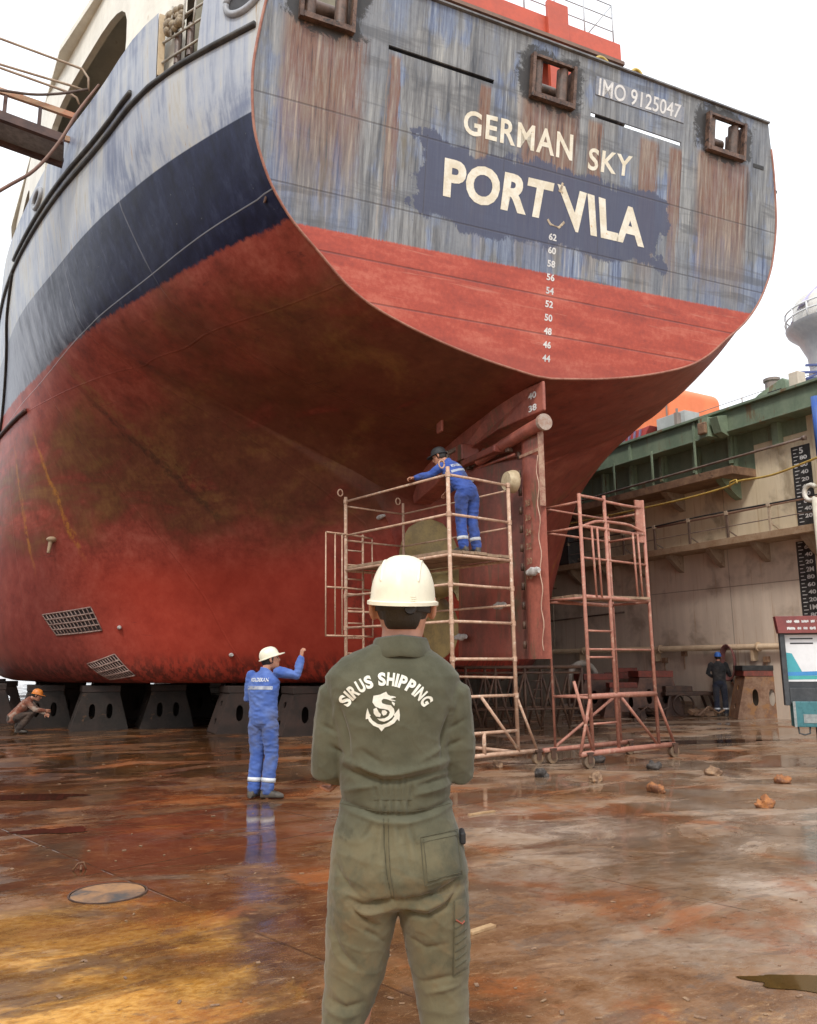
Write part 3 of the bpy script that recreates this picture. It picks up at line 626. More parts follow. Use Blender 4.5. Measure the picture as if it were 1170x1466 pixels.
# recess with mooring gear, port quarter
TAN = worn('tan_post_paint', (.50, .40, .26), (.40, .30, .18), 4, .6, .2)
mb = MB(); q0, q1 = SH(1.45, 10.42), SH(1.45, 11.44); mb.bar(q0+Vector((.06, .05, 0)), q1+Vector((.06, .05, 0)), .10, .16); mb.build('recess_post', TAN, hull, bevel=.006)
mb = MB(); a_, b_ = SH(.62, 10.43), SH(1.5, 10.43)
mb.add([a_+Vector((.5, .05, 0)), b_+Vector((.5, .05, 0)), b_+Vector((.5, .05, 1.2)), a_+Vector((.5, .05, 1.2))], [(0, 1, 2, 3)]); mb.build('recess_back', worn('recess_dark', (.03, .028, .025), (.07, .06, .05)), hull)
for k in range(3):
    s_ = .85+.2*k; p_ = SH(s_, 10.5); mb = MB(); mb.chain([p_+Vector((.14, 0, 0)), p_+Vector((.14, 0, .55))], .055, n=12); mb.build('recess_roller', ROLL_, hull, 50)
mb = MB()
for zz in (10.62, 10.95, 11.2): mb.chain([SH(.82, zz)+Vector((.06, 0, 0)), SH(1.42, zz)+Vector((.06, 0, 0))], .018, n=8)
for s_ in (.95, 1.1, 1.28): mb.chain([SH(s_, 10.95)+Vector((.05, 0, 0)), SH(s_, 11.45)+Vector((.05, 0, 0))], .016, n=8)
mb.build('recess_rails', worn('pale_rail', (.45, .43, .38), (.25, .22, .18)), hull, True)
mb = MB()
for k in range(26):
    s_ = 1.15+.25*rnd.random(); mb.ball(SH(s_, 11.05+.3*rnd.random())+Vector((.05+.05*rnd.random(), 0, 0)), .05+.03*rnd.random(), 8, 6)
mb.build('rope_bundle', worn('hemp', (.30, .24, .15), (.16, .12, .08), 20), hull, True)

# decks so that no daylight falls through the hull
DECK = worn('deck_brown', (.10, .06, .045), (.06, .045, .04), 2, .7)
def deck(z, ss, inset, name):
    mb = MB(); L = [( -(side_b(s, z)-inset), s+rake(s, z)+(.05 if s == ss[0] else 0)) for s in ss]; n = len(L)
    mb.add([(x, y, z) for x, y in L]+[(-x, y, z) for x, y in L], [(i, i+1, n+i+1, n+i) for i in range(n-1)]); mb.build(name, DECK, ship)
deck(10.38, [0, .5, 1, 1.5, 2.5, 4, 6, 8, 10, 12.5, 16, 22, 40, 62, 84], .02, 'deck')

# white deckhouse side with arched openings, port quarter
CREAM = worn('cream_house_paint', (.74, .71, .62), (.62, .59, .51), 1.2, .5, .12, (.38, .26, .14), bump=.06, streak=True)
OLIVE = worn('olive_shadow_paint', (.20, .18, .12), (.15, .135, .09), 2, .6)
def arch(s0, s1, z0, z1, k=2.4, n=28):
    return [((s0+s1)/2+(s1-s0)/2*math.copysign(abs(math.cos(a))**(2/k), math.cos(a)), (z0+z1)/2+(z1-z0)/2*math.copysign(abs(math.sin(a))**(2/k), math.sin(a))) for a in [2*math.pi*i/n for i in range(n)]]
def wall_x(s): return -(pchip([.3, 2, 4, 6, 8, 12, 16, 24, 62], [5.55, 6.25, 6.95, 7.5, 7.9, 8.42, 8.75, 8.98, 9.0], [s])[0])
def houseside():
    mb = MB(); segs = [(1.0, 2.4, None), (2.4, 7.6, arch(2.75, 7.3, 11.05, 13.3, 3.2)), (7.6, 9, None), (9, 13.6, arch(9.4, 13.2, 11.0, 13.2, 3.2)), (13.6, 40, None)]
    for s0, s1, hl in segs:
        def f(s, z, a, s0=s0, s1=s1):
            u = (s-s0)/(s1-s0); x = wall_x(s0)*(1-u)+wall_x(s1)*u; return (x+a, s, z)
        mb.plate(rect(s0, s1, 10.4, 14.1), [hl] if hl else [], 0, .12, f)
    return mb.build('deckhouse_side', CREAM, ship)
house = houseside()
mb = MB(); mb.add([(wall_x(s)+1.5, s, z) for s in (0.9, 6, 14, 40) for z in (10.4, 14.1)], [(0, 2, 3, 1), (2, 4, 5, 3), (4, 6, 7, 5)]); mb.build('inner_wall', OLIVE, house)
mb = MB(); mb.add([(wall_x(s)+o, s, z) for s in (1.0, 6, 14, 40) for o in (-.12, 3.2) for z in (14.1, 14.25)], []);
n_ = 4; mb.f = []
for i in range(3):
    a0 = i*4; b0_ = a0+4
    mb.f += [(a0, b0_, b0_+2, a0+2), (a0+1, a0+3, b0_+3, b0_+1), (a0, a0+1, b0_+1, b0_), (a0+2, b0_+2, b0_+3, a0+3)]
mb.f += [(0, 2, 3, 1)]; mb.build('roof_deck', CREAM, house)
mb = MB(); mb.plate(rect(-6.0, -3.2, 10.4, 14.1), [], 1.0, 1.1, lambda x, z, a: (x+.4, a, z)); mb.build('inner_wall', OLIVE, house)

# red stern gantry on deck
RED = worn('orange_red_paint', (.52, .085, .04), (.42, .075, .04), 2, .45, .15, (.28, .10, .06), bump=.05)
BRN = worn('underside_brown', (.13, .075, .055), (.20, .12, .085), 3, .6, .2)
gan = MB(); GY = 1.3
def pxG(u, v, y=GY):
    q = on_plane(u, v, (0, Y0+y, 0), (0, 1, 0)); return float(q[0]-X0), float(q[2])
bt = pxG(893, 59); bb = pxG(893, 96)
print('gantry', bt, bb, pxG(783, 0), pxG(818, 76), pxG(665, 5), pxG(740, 12))
zt, zb = bt[1], bb[1]; xr = bt[0]
gan.box((xr-3.0, GY+.35, (zt+zb)/2+.12), (6.0, .5, (zt-zb)-.24)); g_ = gan.build('gantry_beam', RED, ship, bevel=.012)
mb = MB(); xp = (pxG(783, 0)[0]+pxG(818, 76)[0])/2
mb.box((xp, GY+.05, 12.6), (.50, .095, 4.4)); mb.box((xp, GY+.75, 12.6), (.46, .28, 4.4)); mb.build('gantry_post', RED, g_, bevel=.01)
mb = MB(); mb.box((xr-5.2, GY+.35, 12.6), (.5, .56, 4.4)); mb.build('gantry_post', RED, g_, bevel=.01)
mb = MB(); mb.box((xr-3.0, GY+.9, zb+.05), (5.9, 1.9, .08))
for k in range(9): mb.box((xr-.5-.65*k, GY+.95, zb-.02), (.06, 1.7, .14))
mb.build('gantry_floor', BRN, g_)
mb = MB()
for k in range(8):
    x_ = xr-.1-.75*k; mb.tube((x_, GY+.2, zt-.05), (x_, GY+.2, zt+1.0), .018)
for dz in (.35, .68, 1.0): mb.tube((xr-.1, GY+.2, zt+dz), (xr-6, GY+.2, zt+dz), .012)
mb.tube((xr-.1, GY+.2, zt+1), (xr-.75, GY+.2, zt+.1), .014); mb.build('gantry_rail', worn('grey_rail', (.45, .47, .5), (.35, .36, .38)), g_, True)
YEL = worn('yellow_paint', (.60, .42, .06), (.45, .33, .08), 5, .5, .15)
for u, v, r in ((862, 92, .16), (912, 106, .11)):
    q = pxG(u, v, .15); mb = MB(); mb.chain([(q[0]+r*math.cos(a), .15, q[1]-.02+r*math.sin(a)) for a in [math.pi*i/10 for i in range(11)]], .032, n=8); mb.build('mooring_eye', YEL, ship, True)
mb = MB()
for k in range(12): mb.ball((pxG(878, 98, .2)[0]+.3*rnd.random()-.1, .2+.1*rnd.random(), 11.45+.12*rnd.random()), .07, 8, 6)
mb.build('rope_heap', worn('darkrope', (.07, .06, .05), (.14, .11, .08), 20), ship, True)

# rudder, horn, propeller
RUD = worn('rudder_red', (.36, .11, .075), (.21, .065, .048), 2.6, .5, .42, (.15, .085, .05), bump=.35, streak=True)
RUDD = worn('rudder_dark_red', (.27, .070, .048), (.14, .050, .036), 2.0, .5, .45, (.11, .075, .045), bump=.35, streak=True)
horn = MB(); hp = [(.0, 6.0), (.0, 5.50), (.5, 5.50), (1.2, 5.48), (2.0, 5.40), (2.9, 5.2), (3.6, 4.98), (4.6, 4.8), (4.9, 5.9)]
horn.prism(hp[:2]+[(.25, 5.50)]+hp[2:]+[(1.2, 5.98), (.5, 6.0), (.25, 6.0)], -.16, .16, lambda s, z, a: (a*min(1.3, .16+s*.8), s-.02, z)); ho = horn.build('rudder_horn', RUD, ship, bevel=.03)
for k, z_ in ((40, 5.82), (38, 5.61)):
    V, F, _ = text2d(str(k), .03); mb = MB(); mb.add([(-.16*(.16+(.36-.2*u)*.8)-.008, .34-.2*u, z_-.055+.11*w) for u, w in V], F); mb.build('draft_mark', WHITE2, ho, fix=False)
def foil(z, s0, s1, th):
    n = 12; pts = []
    for i in range(n+1):
        u = i/n; y = 5*th*(.2969*math.sqrt(1-u+1e-6)-.126*(1-u)-.3516*(1-u)**2+.2843*(1-u)**3-.1015*(1-u)**4); pts.append((y, s0+(s1-s0)*u, z))
    return pts+[(-a, b_, c_) for a, b_, c_ in reversed(pts[1:-1])]
mb = MB(); zs = [1.58, 1.6, 1.7, 2.6, 3.4, 4.4, 5.0, 5.2]
mb.loft([foil(z, .66, 3.0-.05*(z-1.6), .40 if 1.59 < z < 5.1 else .36) for z in zs]); rud = mb.build('rudder', RUDD, ship, 45)
mb = MB(); mb.loft([foil(z, .06, .63, .22) for z in (1.58, 1.62, 2, 3, 4, 5, 5.28)]); fl = mb.build('rudder_flap', RUD, rud, 45)
mb = MB()
for z_ in np.linspace(1.8, 4.9, 11): mb.tube((-.10, .64, z_-.06), (-.10, .64, z_+.06), .03, 8)
mb.build('flap_hinge', DARKRUST, rud, True)
mb = MB(); mb.chain([(-.13, .07+.03*math.sin(i*1.05), 1.7+i*.09) for i in range(35)], .008, n=6); mb.build('weld_bead', worn('pale_weld', (.55, .38, .28), (.4, .25, .18)), fl, True)
mb = MB(); mb.chain([(-.08, -.06, 5.27), (-.14, .25, 5.23), (-.22, .9, 5.14), (-.27, 1.7, 5.04)], [.115, .108, .10, .09], n=20); lk = mb.build('flap_link', RUD, rud, 50)
mb = MB(); mb.lathe((-.075, -.115, 5.275), [(.02, 0), (.135, 0), (.14, .03), (.135, .07)], 24, 'y'); mb.build('link_cap', worn('grey_cap', (.40, .34, .29), (.30, .18, .13), 9), lk, 50)
mb = MB(); mb.box((-.24, 1.55, 5.08), (.30, 1.2, .12)); mb.box((-.22, 2.2, 5.30), (.36, .25, .3)); mb.build('link_bracket', RUDD, rud, bevel=.02)
mb = MB(); mb.box((-.2, 2.75, 5.5), (.08, .5, .08)); mb.box((-.2, 2.98, 5.4), (.1, .08, .3)); mb.build('link_bracket', worn('grey_bracket', (.3, .27, .24), (.2, .15, .12)), rud, bevel=.02)
mb = MB()
for k in range(5): mb.box((-.19-.02*k, .8+.42*k, 5.02+.05*((k*7) % 3)), (.10, .10+.05*(k % 3), .07+.05*((k*5) % 2)))
mb.chain([(-.2, 1.1, 5.0), (-.28, 1.5, 5.2), (-.25, 1.9, 5.0), (-.27, 2.5, 5.1)], .022); mb.build('broken_fitting', DARKRUST, rud, bevel=.012)
mb = MB(); mb.box((-.115, .33, 4.86), (.012, .54, .05)); mb.box((-.06, .055, 4.6), (.10, .02, 1.3)); mb.build('edge_strip', worn('pale_scraped_edge', (.40, .26, .18), (.26, .11, .075), 7, .55, .3), fl)
mb = MB(); mb.tube((-.14, .7, 4.93), (-.20, 2.9, 5.0), .025); mb.build('cable', RUD, rud, True)
ZINC = worn('zinc_anode', (.62, .62, .60), (.38, .37, .35), 14, .5, .2, (.2, .17, .14), bump=.6)
def anode(px, parent, xoff, L=.30, along='y', H=.07):
    q = on_plane(px[0], px[1], (X0+xoff, 0, 0), (1, 0, 0)); c_ = (xoff, float(q[1]-Y0), float(q[2])); mb = MB()
    pts = [(c_[0]-.02, c_[1]+(i/6-.5)*L, c_[2]+.01*math.sin(i*2)) for i in range(7)]
    mb.chain(pts, [(.03, H*(.45+.55*math.sin(math.pi*(i+.6)/7.2))) for i in range(7)], side=(1, 0, 0), n=10); mb.build('anode', ZINC, parent, 60)
anode((765, 818), rud, -.13, .34); anode((717, 867), rud, -.22, .36, H=.06); anode((661, 912), rud, -.30, .40, H=.06); anode((668, 692), rud, -.30, .5, H=.05)
q = on_plane(738, 690, (X0-.22, 0, 0), (1, 0, 0)); mb = MB(); mb.lathe((-.30, float(q[1]-Y0), float(q[2])), [(.02, -.10), (.15, -.10), (.19, 0), (.19, .06)], 20, 'x'); mb.build('cover_disc', worn('cream_wood', (.55, .46, .30), (.36, .27, .16)), rud, 50)
FADE = worn('faded_marks', (.42, .28, .17), (.16, .10, .06), 10)
for i, nn in enumerate(('28', '26', '24', '22', '20', '18')):
    V, F, _ = text2d(nn, .02); z_ = 4.05-.235*i; mb = MB(); mb.add([(-.135, .46-.16*u, z_-.05+.10*w) for u, w in V], F); mb.build('draft_mark', FADE, fl, fix=False)

BRONZE = worn('dull_bronze', (.36, .27, .11), (.25, .19, .09), 5, .45, .2, (.12, .11, .07), metal=.25, bump=.25)
PS, PZ = 3.95, 3.02
mb = MB(); mb.lathe((0, PS, PZ), [(.06, -.62), (.17, -.5), (.24, -.25), (.27, 0), (.27, .4), (.30, .8)], 24, 'y'); prop = mb.build('propeller_hub', BRONZE, ship, 40)
def blade(ang):
    mb = MB(); rings = []; N = 13
    for i in range(N):
        u = i/(N-1); r = .22+1.18*u; w = .74*math.sin(math.pi*min(1, .16+.74*u))**.8*(1 if u < .9 else max(.12, 1-((u-.9)/.1)**2*.75)); pitch = math.atan2(1.35, 2*math.pi*r*.62); skew = .32*u*u
        th = .05*(1-u)+.008; ring = []
        for k in range(16):
            a = 2*math.pi*k/16; c_ = math.cos(a)*w; t_ = math.sin(a)*th
            tang = c_*math.cos(pitch)-t_*math.sin(pitch)+skew*.6; ax = c_*math.sin(pitch)+t_*math.cos(pitch)
            ph = ang+tang/max(r, .4)*.85; ring.append((r*math.sin(ph), PS+.12-ax, PZ+r*math.cos(ph)))
        rings.append(ring)
    mb.loft(rings); return mb.build('propeller_blade', BRONZE, prop, 50)
for k in range(4): blade(R_(-14)+k*math.pi/2)
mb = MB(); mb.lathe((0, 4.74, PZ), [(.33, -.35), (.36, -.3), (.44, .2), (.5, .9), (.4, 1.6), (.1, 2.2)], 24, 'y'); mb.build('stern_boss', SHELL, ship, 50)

# sea-chest gratings, anodes and fittings on the port shell
_bm = bmesh.new(); _bm.from_mesh(hull.data); HB = BVHTree.FromBMesh(_bm); _bm.free()
def onhull(u, v, off=0.0):
    for k in range(20):
        d = Vector(ray(u, v-2*k)).normalized(); h = HB.ray_cast(Vector(CC)-Vector((X0, Y0, 0)), d)
        if h[0] is not None: break
    n = h[1] if h[1].dot(d) < 0 else -h[1]
    return h[0]+n*off, n
GRT = worn('grating_steel', (.20, .12, .10), (.34, .24, .20), 8, .55, .2)
def grating(q, nx, ny):
    """q: four corner pixels; the bars lie on the shell at their real place"""
    cs = [onhull(*c)[0] for c in q]; nn = onhull(*[sum(c[i] for c in q)/4 for i in (0, 1)])[1]
    def P(u, v, o):
        s_ = (1-u)*(1-v)*cs[0]+u*(1-v)*cs[1]+u*v*cs[2]+(1-u)*v*cs[3]
        h = HB.ray_cast(s_+nn*.5, -nn); return (h[0] if h[0] is not None else s_)+nn*o
    mb = MB(); N = 8; vs = [P(i/N, j/N, .012) for j in range(N+1) for i in range(N+1)]
    mb.add(vs, [(j*(N+1)+i, j*(N+1)+i+1, (j+1)*(N+1)+i+1, (j+1)*(N+1)+i) for j in range(N) for i in range(N)]); base = mb.build('sea_chest', worn('sea_chest_dark', (.012, .008, .008), (.03, .02, .02)), hull)
    mb = MB()
    for j in range(ny+1): mb.chain([P(i/6, j/ny, .02) for i in range(7)], .020, n=6)
    for i in range(nx+1): mb.chain([P(i/nx, j/4, .022) for j in range(5)], .013, n=6)
    mb.build('grating_bars', GRT, base, True)
grating([(62, 880), (131, 869), (147, 902), (82, 909)], 13, 4)
grating([(126, 950), (165, 936), (194, 966), (158, 972)], 11, 4)
for u, v, L in ((172, 898, .20), (545, 740, .45), (332, 937, .2)):
    c_, n = onhull(u, v, .03); mb = MB()
    pts = [c_+Vector((0, (i/6-.5)*L, .0)) for i in range(7)]; mb.chain(pts, [.05*(.4+.6*math.sin(math.pi*(i+.6)/7.2)) for i in range(7)], n=10); mb.build('anode', ZINC, hull, 60)
c_, n = onhull(76, 772, 0); mb = MB(); mb.ball(c_+n*.03, (.12, .12, .07), 12, 8); mb.chain([c_+n*.05, c_+n*.1+Vector((0, 0, -.30))], [.05, .035], n=10)
mb.build('drain_plug', worn('tan_plug', (.42, .30, .18), (.30, .20, .12)), hull, 60)
c_, n = onhull(630, 605, 0)
if c_ is not None: mb = MB(); mb.box(c_+Vector((0, 0, -.08)), (.05, .22, .22)); mb.build('lifting_lug', RUD, hull, bevel=.02)
# ------------------------------------------------------------------ dock wall on the right
W0 = np.array([18.41, 15.94, 0.0]); WA = R_(4.5)
wn_ = np.array([math.cos(WA), math.sin(WA), 0]); wd_ = np.array([-math.sin(WA), math.cos(WA), 0])
def at_w(u, v, off=0.0):                       # pixel -> wall coordinates (x out of the wall is negative, y along, z)
    q = on_plane(u, v, W0-wn_*off, wn_); return (-off, float((q-W0) @ wd_), float(q[2]))
def wallpaint(name, c1, c2, dirt, rustc, sc=.8):
    t = MT(name, .6); x, y, z = t.xyz()
    st = t.noise(t.scl(3, 3, .22), 1.2, 6, .66); blo = t.noise(None, sc, 5, .6, .3); fin = t.noise(None, 10, 5, .7); s2 = t.noise(t.scl(8, 8, .3), 1, 5, .7)
    c = t.mix(t.step(t.ma('ADD', t.ma('MULTIPLY', st, .6), t.ma('MULTIPLY', blo, .4)), .38, .62), c1, c2)
    c = t.mix(t.ma('MULTIPLY', t.step(blo, .50, .68), .75), c, dirt)
    c = t.mix(t.ma('MULTIPLY', t.step(s2, .57, .68), .55), c, rustc)
    c = t.mix(t.ma('MULTIPLY', t.step(fin, .66, .72), .5), c, dirt)
    t.col(c); pl = t.ma('FRACT', t.ma('DIVIDE', y, 3.1)); sm = t.ma('MAXIMUM', t.band(pl, .5, .002, .003), t.band(z, 3.68, .006, .012))
    t.bump(t.ma('ADD', t.ma('MULTIPLY', t.noise(t.scl(1, .6, .6), 1.0, 3), 2.2), t.ma('ADD', t.ma('MULTIPLY', fin, .2), t.ma('MULTIPLY', sm, -.8))), .35, .03)
    c2_ = t.mix(t.ma('MULTIPLY', sm, .55), c, (.10, .07, .05)); t.col(c2_)
    return t.m
wall = empty('dock_wall', tuple(W0), WA, 'tall tan and green steel side wall of the dock with walkways on the right', 'dock wall')
LOWP = wallpaint('tan_wall', (.58, .485, .395), (.68, .575, .47), (.30, .235, .18), (.42, .25, .12))
UPP = wallpaint('yellowed_wall', (.66, .56, .39), (.74, .64, .47), (.24, .18, .11), (.42, .25, .08))
GRN = worn('dock_green', (.125, .17, .115), (.19, .235, .16), 1.6, .55, .4, (.15, .10, .05), bump=.15, streak=True)
GRN2 = worn('dock_green_pale', (.22, .28, .19), (.15, .195, .13), 2.0, .55, .42, (.17, .12, .06), bump=.1, streak=True)
RB = worn('rust_brown_ledge', (.16, .09, .055), (.28, .17, .10), 3, .65, .35, (.09, .05, .035), bump=.3)
LEDGE = worn('tan_ledge', (.40, .29, .19), (.30, .19, .11), 2.5, .6, .35, (.20, .10, .05), bump=.2)
def wb(mb, x0, x1, y0, y1, z0, z1): mb.box(((x0+x1)/2, (y0+y1)/2, (z0+z1)/2), (abs(x1-x0), abs(y1-y0), abs(z1-z0))); return mb
UA, UB = -16, 80
wb(MB(), 0, 3, UA, UB, -.2, 4.78).build('lower_panel', LOWP, wall)
wb(MB(), .004, 3, UA, .35, 4.98, 8.12).build('upper_panel', UPP, wall)
wb(MB(), .004, 3, .353, UB, 4.98, 6.72).build('upper_panel', UPP, wall)
wb(MB(), .004, 3, .353, UB, 6.96, 8.12).build('green_panel', GRN, wall)
wb(MB(), -.02, -.002, -1.35, .34, 7.66, 8.10).build('green_panel', GRN2, wall)
wb(MB(), -.80, 3, UA, UB, 4.783, 4.977).build('walkway', LEDGE, wall, bevel=.008)
wb(MB(), -1.0, 3, .35, UB, 6.723, 6.957).build('upper_walkway', RB, wall, bevel=.01)
mb = MB(); wb(mb, -.55, 3, UA, UB, 8.123, 8.70); wb(mb, -.68, 3, UA, UB, 8.703, 8.78); wb(mb, -.64, -.003, UA, UB, 8.07, 8.118)
gird = mb.build('green_girder', GRN, wall, bevel=.006)
def brk(y, z, dx, dz, w, mat, name):
    mb = MB(); mb.prism([(0, z), (-dx, z), (-dx*.92, z-dz*.18), (-dx*.25, z-dz*.85), (0, z-dz)], y-w/2, y+w/2, lambda x, zz, a: (x, a, zz)); return mb.build(name, mat, wall)
BRK = worn('bracket_tan', (.34, .26, .19), (.24, .17, .12), 3, .6, .3)
for i in range(26): brk(-2.9+1.55*i, 4.78, .62, .52, .18, BRK, 'walkway_bracket')
for i in range(18): brk(1.0+2.1*i, 6.72, .8, .55, .22, GRN2 if i == 0 else BRK, 'upper_bracket')
for i in range(22): mb = MB(); wb(mb, -.12, .003, .9+1.35*i, 1.12+1.35*i, 6.96, 8.07); wb(mb, -.22, -.123, .96+1.35*i, 1.06+1.35*i, 7.25, 8.07); mb.build('stiffener', GRN2, wall)
mb = MB(); wb(mb, -.22, 0, -.62, -.42, 7.45, 8.07); mb.build('stiffener', GRN2, wall)
for i in range(14): mb = MB(); wb(mb, -.60, -.552, 1.9+2.7*i, 2.0+2.7*i, 8.13, 8.69); mb.build('girder_web', GRN2, gird)
# a winch foot sticking out of the girder
mb = MB(); wb(mb, -.95, -.56, 1.1, 1.45, 8.0, 8.6); mb.prism([(-.553, 8.6), (-1.0, 8.5), (-.85, 8.05), (-.553, 7.95)], .72, 1.0, lambda x, z, a: (x, a, z)); mb.build('winch_foot', GRN2, gird, bevel=.01)
mb = MB(); wb(mb, -1.05, -.60, 1.14, 1.42, 8.1, 8.45); mb.build('winch_gear', RB, gird, bevel=.03)
mb = MB(); wb(mb, -1.5, -.1, 9.2, 11.2, 7.55, 7.75); wb(mb, -1.4, -.5, 9.4, 10.9, 7.9, 8.5); mb.build('winch_foot', GRN, gird, bevel=.02)
for k, (y0, z0_) in enumerate(((10.2, 8.75), (10.6, 8.38), (10.9, 9.1))): mb = MB(); mb.chain([(-1.5, y0, z0_), (-.9, y0+2.2, z0_-.05)], .17, n=16); mb.build('fender_roller', worn('roller%d' % k, (.20, .13, .10), (.12, .08, .065), 5), gird, 50)
# rails
PINK = worn('pinkish_rail', (.46, .28, .20), (.36, .24, .18), 5, .5, .3, (.50, .45, .36))
DKR = worn('dark_pipe', (.10, .07, .055), (.18, .12, .09), 5, .5, .2)
hr = MB(); hr.chain([(-.75, y, 5.67) for y in (-14, -1.3, 3.5)], .032, n=8); hand = hr.build('handrail', PINK, wall, True)
mb = MB(); mb.chain([(-.75, y, 5.30) for y in (-14, 60)], .014, n=6); mb.build('handrail_cable', DKR, wall, True)
mb = MB(); mb.chain([(-.77, y, 5.72+.02*math.sin(y)) for y in [-2.8+.9*i for i in range(70)]], .022, n=6); mb.build('handrail_cable', worn('black_cable', (.02, .02, .022), (.05, .05, .05)), wall, True)
CRM = worn('cream_rail_post', (.52, .44, .33), (.36, .26, .18), 5, .55, .3)
for i in range(9):
    y = -1.9+1.38*i if i > 0 else -5; mb = MB(); wb(mb, -.78, -.72, y-.03, y+.03, 4.98, 5.66); mb.bar((-.75, y, 5.2), (-.45, y-.12, 4.98), .03, .03); mb.build('rail_post', DKR if i > 1 else CRM, wall)
    mb = MB(); wb(mb, -.80, -.70, y-.06, y+.06, 5.63, 5.75); mb.build('rail_cap', CRM, wall, bevel=.01)
mb = MB(); mb.chain([(-1.0, y, 7.18-.012*(y+1.9)) for y in (-1.9, 0, 12, 40)], .035, n=10); mb.lathe((-1.0, -1.95, 7.18), [(.01, 0), (.065, 0), (.065, .08), (.03, .1)], 12, 'y'); mb.build('guard_pipe', DKR, wall, True)
for i in range(14): mb = MB(); wb(mb, -1.0, -.95, 1.6+1.7*i, 1.65+1.7*i, 6.96, 8.07); mb.build('rail_post', GRN2, wall)
YHOSE = worn('yellow_hose', (.55, .38, .08), (.40, .26, .07), 8, .55)
mb = MB(); mb.chain(smoothlist([(-1.1, -9, 7.4), (-1.1, -4, 6.9), (-1.05, -2.1, 6.55), (-1.04, -.8, 6.40), (-1.04, .1, 6.45), (-1.04, .6, 6.36), (-1.03, 2.5, 6.30), (-1.0, 6, 6.34), (-1.0, 12, 6.4)], 6), .030, n=8); mb.build('yellow_hose', YHOSE, wall, True)
mb = MB(); mb.chain(smoothlist([(-1.03, .45, 6.36), (-1.08, .38, 6.47), (-1.06, .2, 6.5), (-1.1, .15, 6.38)], 4), .022, n=6); mb.build('yellow_hose', YHOSE, wall, True)
# long pipes
TANP = worn('tan_pipe', (.55, .41, .27), (.44, .31, .20), 3, .5, .25, (.32, .18, .09))
mb = MB(); mb.chain([(-.18, UA, 1.93), (-.18, UB, 1.93)], .085, n=14); mb.build('pipe', TANP, wall, True)
for i in range(14): mb = MB(); mb.lathe((-.18, -3.0+3.6*i, 1.93), [(.086, 0), (.13, 0), (.13, .05), (.086, .05)], 14, 'y'); wb(mb, -.22, 0, -3+3.6*i+.2, -3+3.6*i+.27, 1.55, 1.85); mb.build('pipe_flange', TANP, wall)
for k in range(7):
    z_ = 5.15+.19*k+.02*(k % 2); mb = MB(); mb.chain([(-.35-.12*(k % 3), 7.6+.5*(k % 4), z_), (-.35-.12*(k % 3), 40, z_+.1)], .06+.015*(k % 2), n=10); mb.build('cable_pipe', DKR, wall, True)
mb = MB(); wb(mb, -.8, -.1, 7.7, 8.4, 5.0, 6.3); mb.build('dark_cabinet', worn('darkcab', (.03, .03, .035), (.06, .055, .05)), wall, bevel=.02)
mb = MB(); mb.chain([(-1.4, 10.3, 6.05), (-.6, 11.2, 6.1)], .16, n=16); mb.lathe((-1.4, 10.28, 6.05), [(.10, -.02), (.21, -.02), (.21, .05), (.1, .05)], 18, 'y'); mb.build('pipe_stub', worn('pink_pipe', (.40, .20, .15), (.25, .13, .10), 6), wall, 50)
mb = MB(); mb.chain([(-.2, 9.4, z) for z in (2.0, 4.7)], .02, n=6); mb.chain([(-.2, 9.9, z) for z in (2.4, 4.7)], .02, n=6); mb.build('conduit', CRM, wall, True)
for y0 in (7.9, 9.5, 5.8): mb = MB(); mb.chain([(-.12, y0, 3.35-.03*y0), (-.12, y0+1.9, 3.3-.03*y0)], .03, n=8); mb.build('conduit', DKR, wall, True)
# depth gauge boards with white figures
GBL = worn('gauge_black', (.018, .018, .02), (.05, .048, .045), 6, .6, .2, (.12, .11, .10))
def gauge(z0, z1, y0, y1, marks, dy):
    b = wb(MB(), -.012, -.002, y0, y1, z0, z1).build('depth_gauge', GBL, wall); mb = MB()
    f = lambda a, z: (-.016, a, z)
    for s_, z, hh in marks:
        V, F, _ = text2d(s_, .03); w_ = .11*len(s_) if s_ != '5' else .12
        mb.add([f(y1-.24-w_*u+dy, z-hh/2+hh*w) for u, w in V], F)
    n = int((z1-z0)/.1)
    for i in range(n):
        zt = z0+.05+.1*i; mb.add([f(y1-.06+dy, zt), f(y1-(.20 if i % 2 else .15)+dy, zt), f(y1-(.20 if i % 2 else .15)+dy, zt+.022), f(y1-.06+dy, zt+.022)], [(0, 1, 2, 3)])
    mb.build('gauge_figures', WHITE2, b, fix=False)
up_m = [('5', 7.16, .17)]+[(t_, 7.16-.2*(i+1), .11) for i, t_ in enumerate(('80', '60', '40', '20', '4M', '80', '60', '40', '20'))]
lo_m = [(t_, 4.53-.2*i, .11 if 'M' not in t_ else .13) for i, t_ in enumerate(('60', '40', '20', '2M', '80', '60', '40', '20', '1M', '80', '60', '40'))]
gauge(5.05, 7.30, -1.38, -.82, up_m, 0); gauge(1.9, 4.70, -1.22, -.70, lo_m, 0)
# hose bundle hung on the wall and small fittings
mb = MB()
for k in range(5): mb.chain([(-.30-.03*k, 1.52+(.20+.012*k)*math.sin(a), 1.50+(.42+.02*k)*math.cos(a)) for a in [2*math.pi*i/24 for i in range(25)]], .022, n=6)
mb.build('hose_coil', worn('red_hose', (.20, .07, .06), (.12, .05, .045), 6), wall, True)
for yy, zz in ((.4, 1.5), (-.3, 1.25), (4.1, 1.5), (3.3, 1.7)): mb = MB(); wb(mb, -.12, 0, yy, yy+.16, zz, zz+.16); mb.tube((-.08, yy+.08, zz), (-.08, yy+.08, zz-.4), .02); mb.build('bracket', RB, wall, bevel=.01)
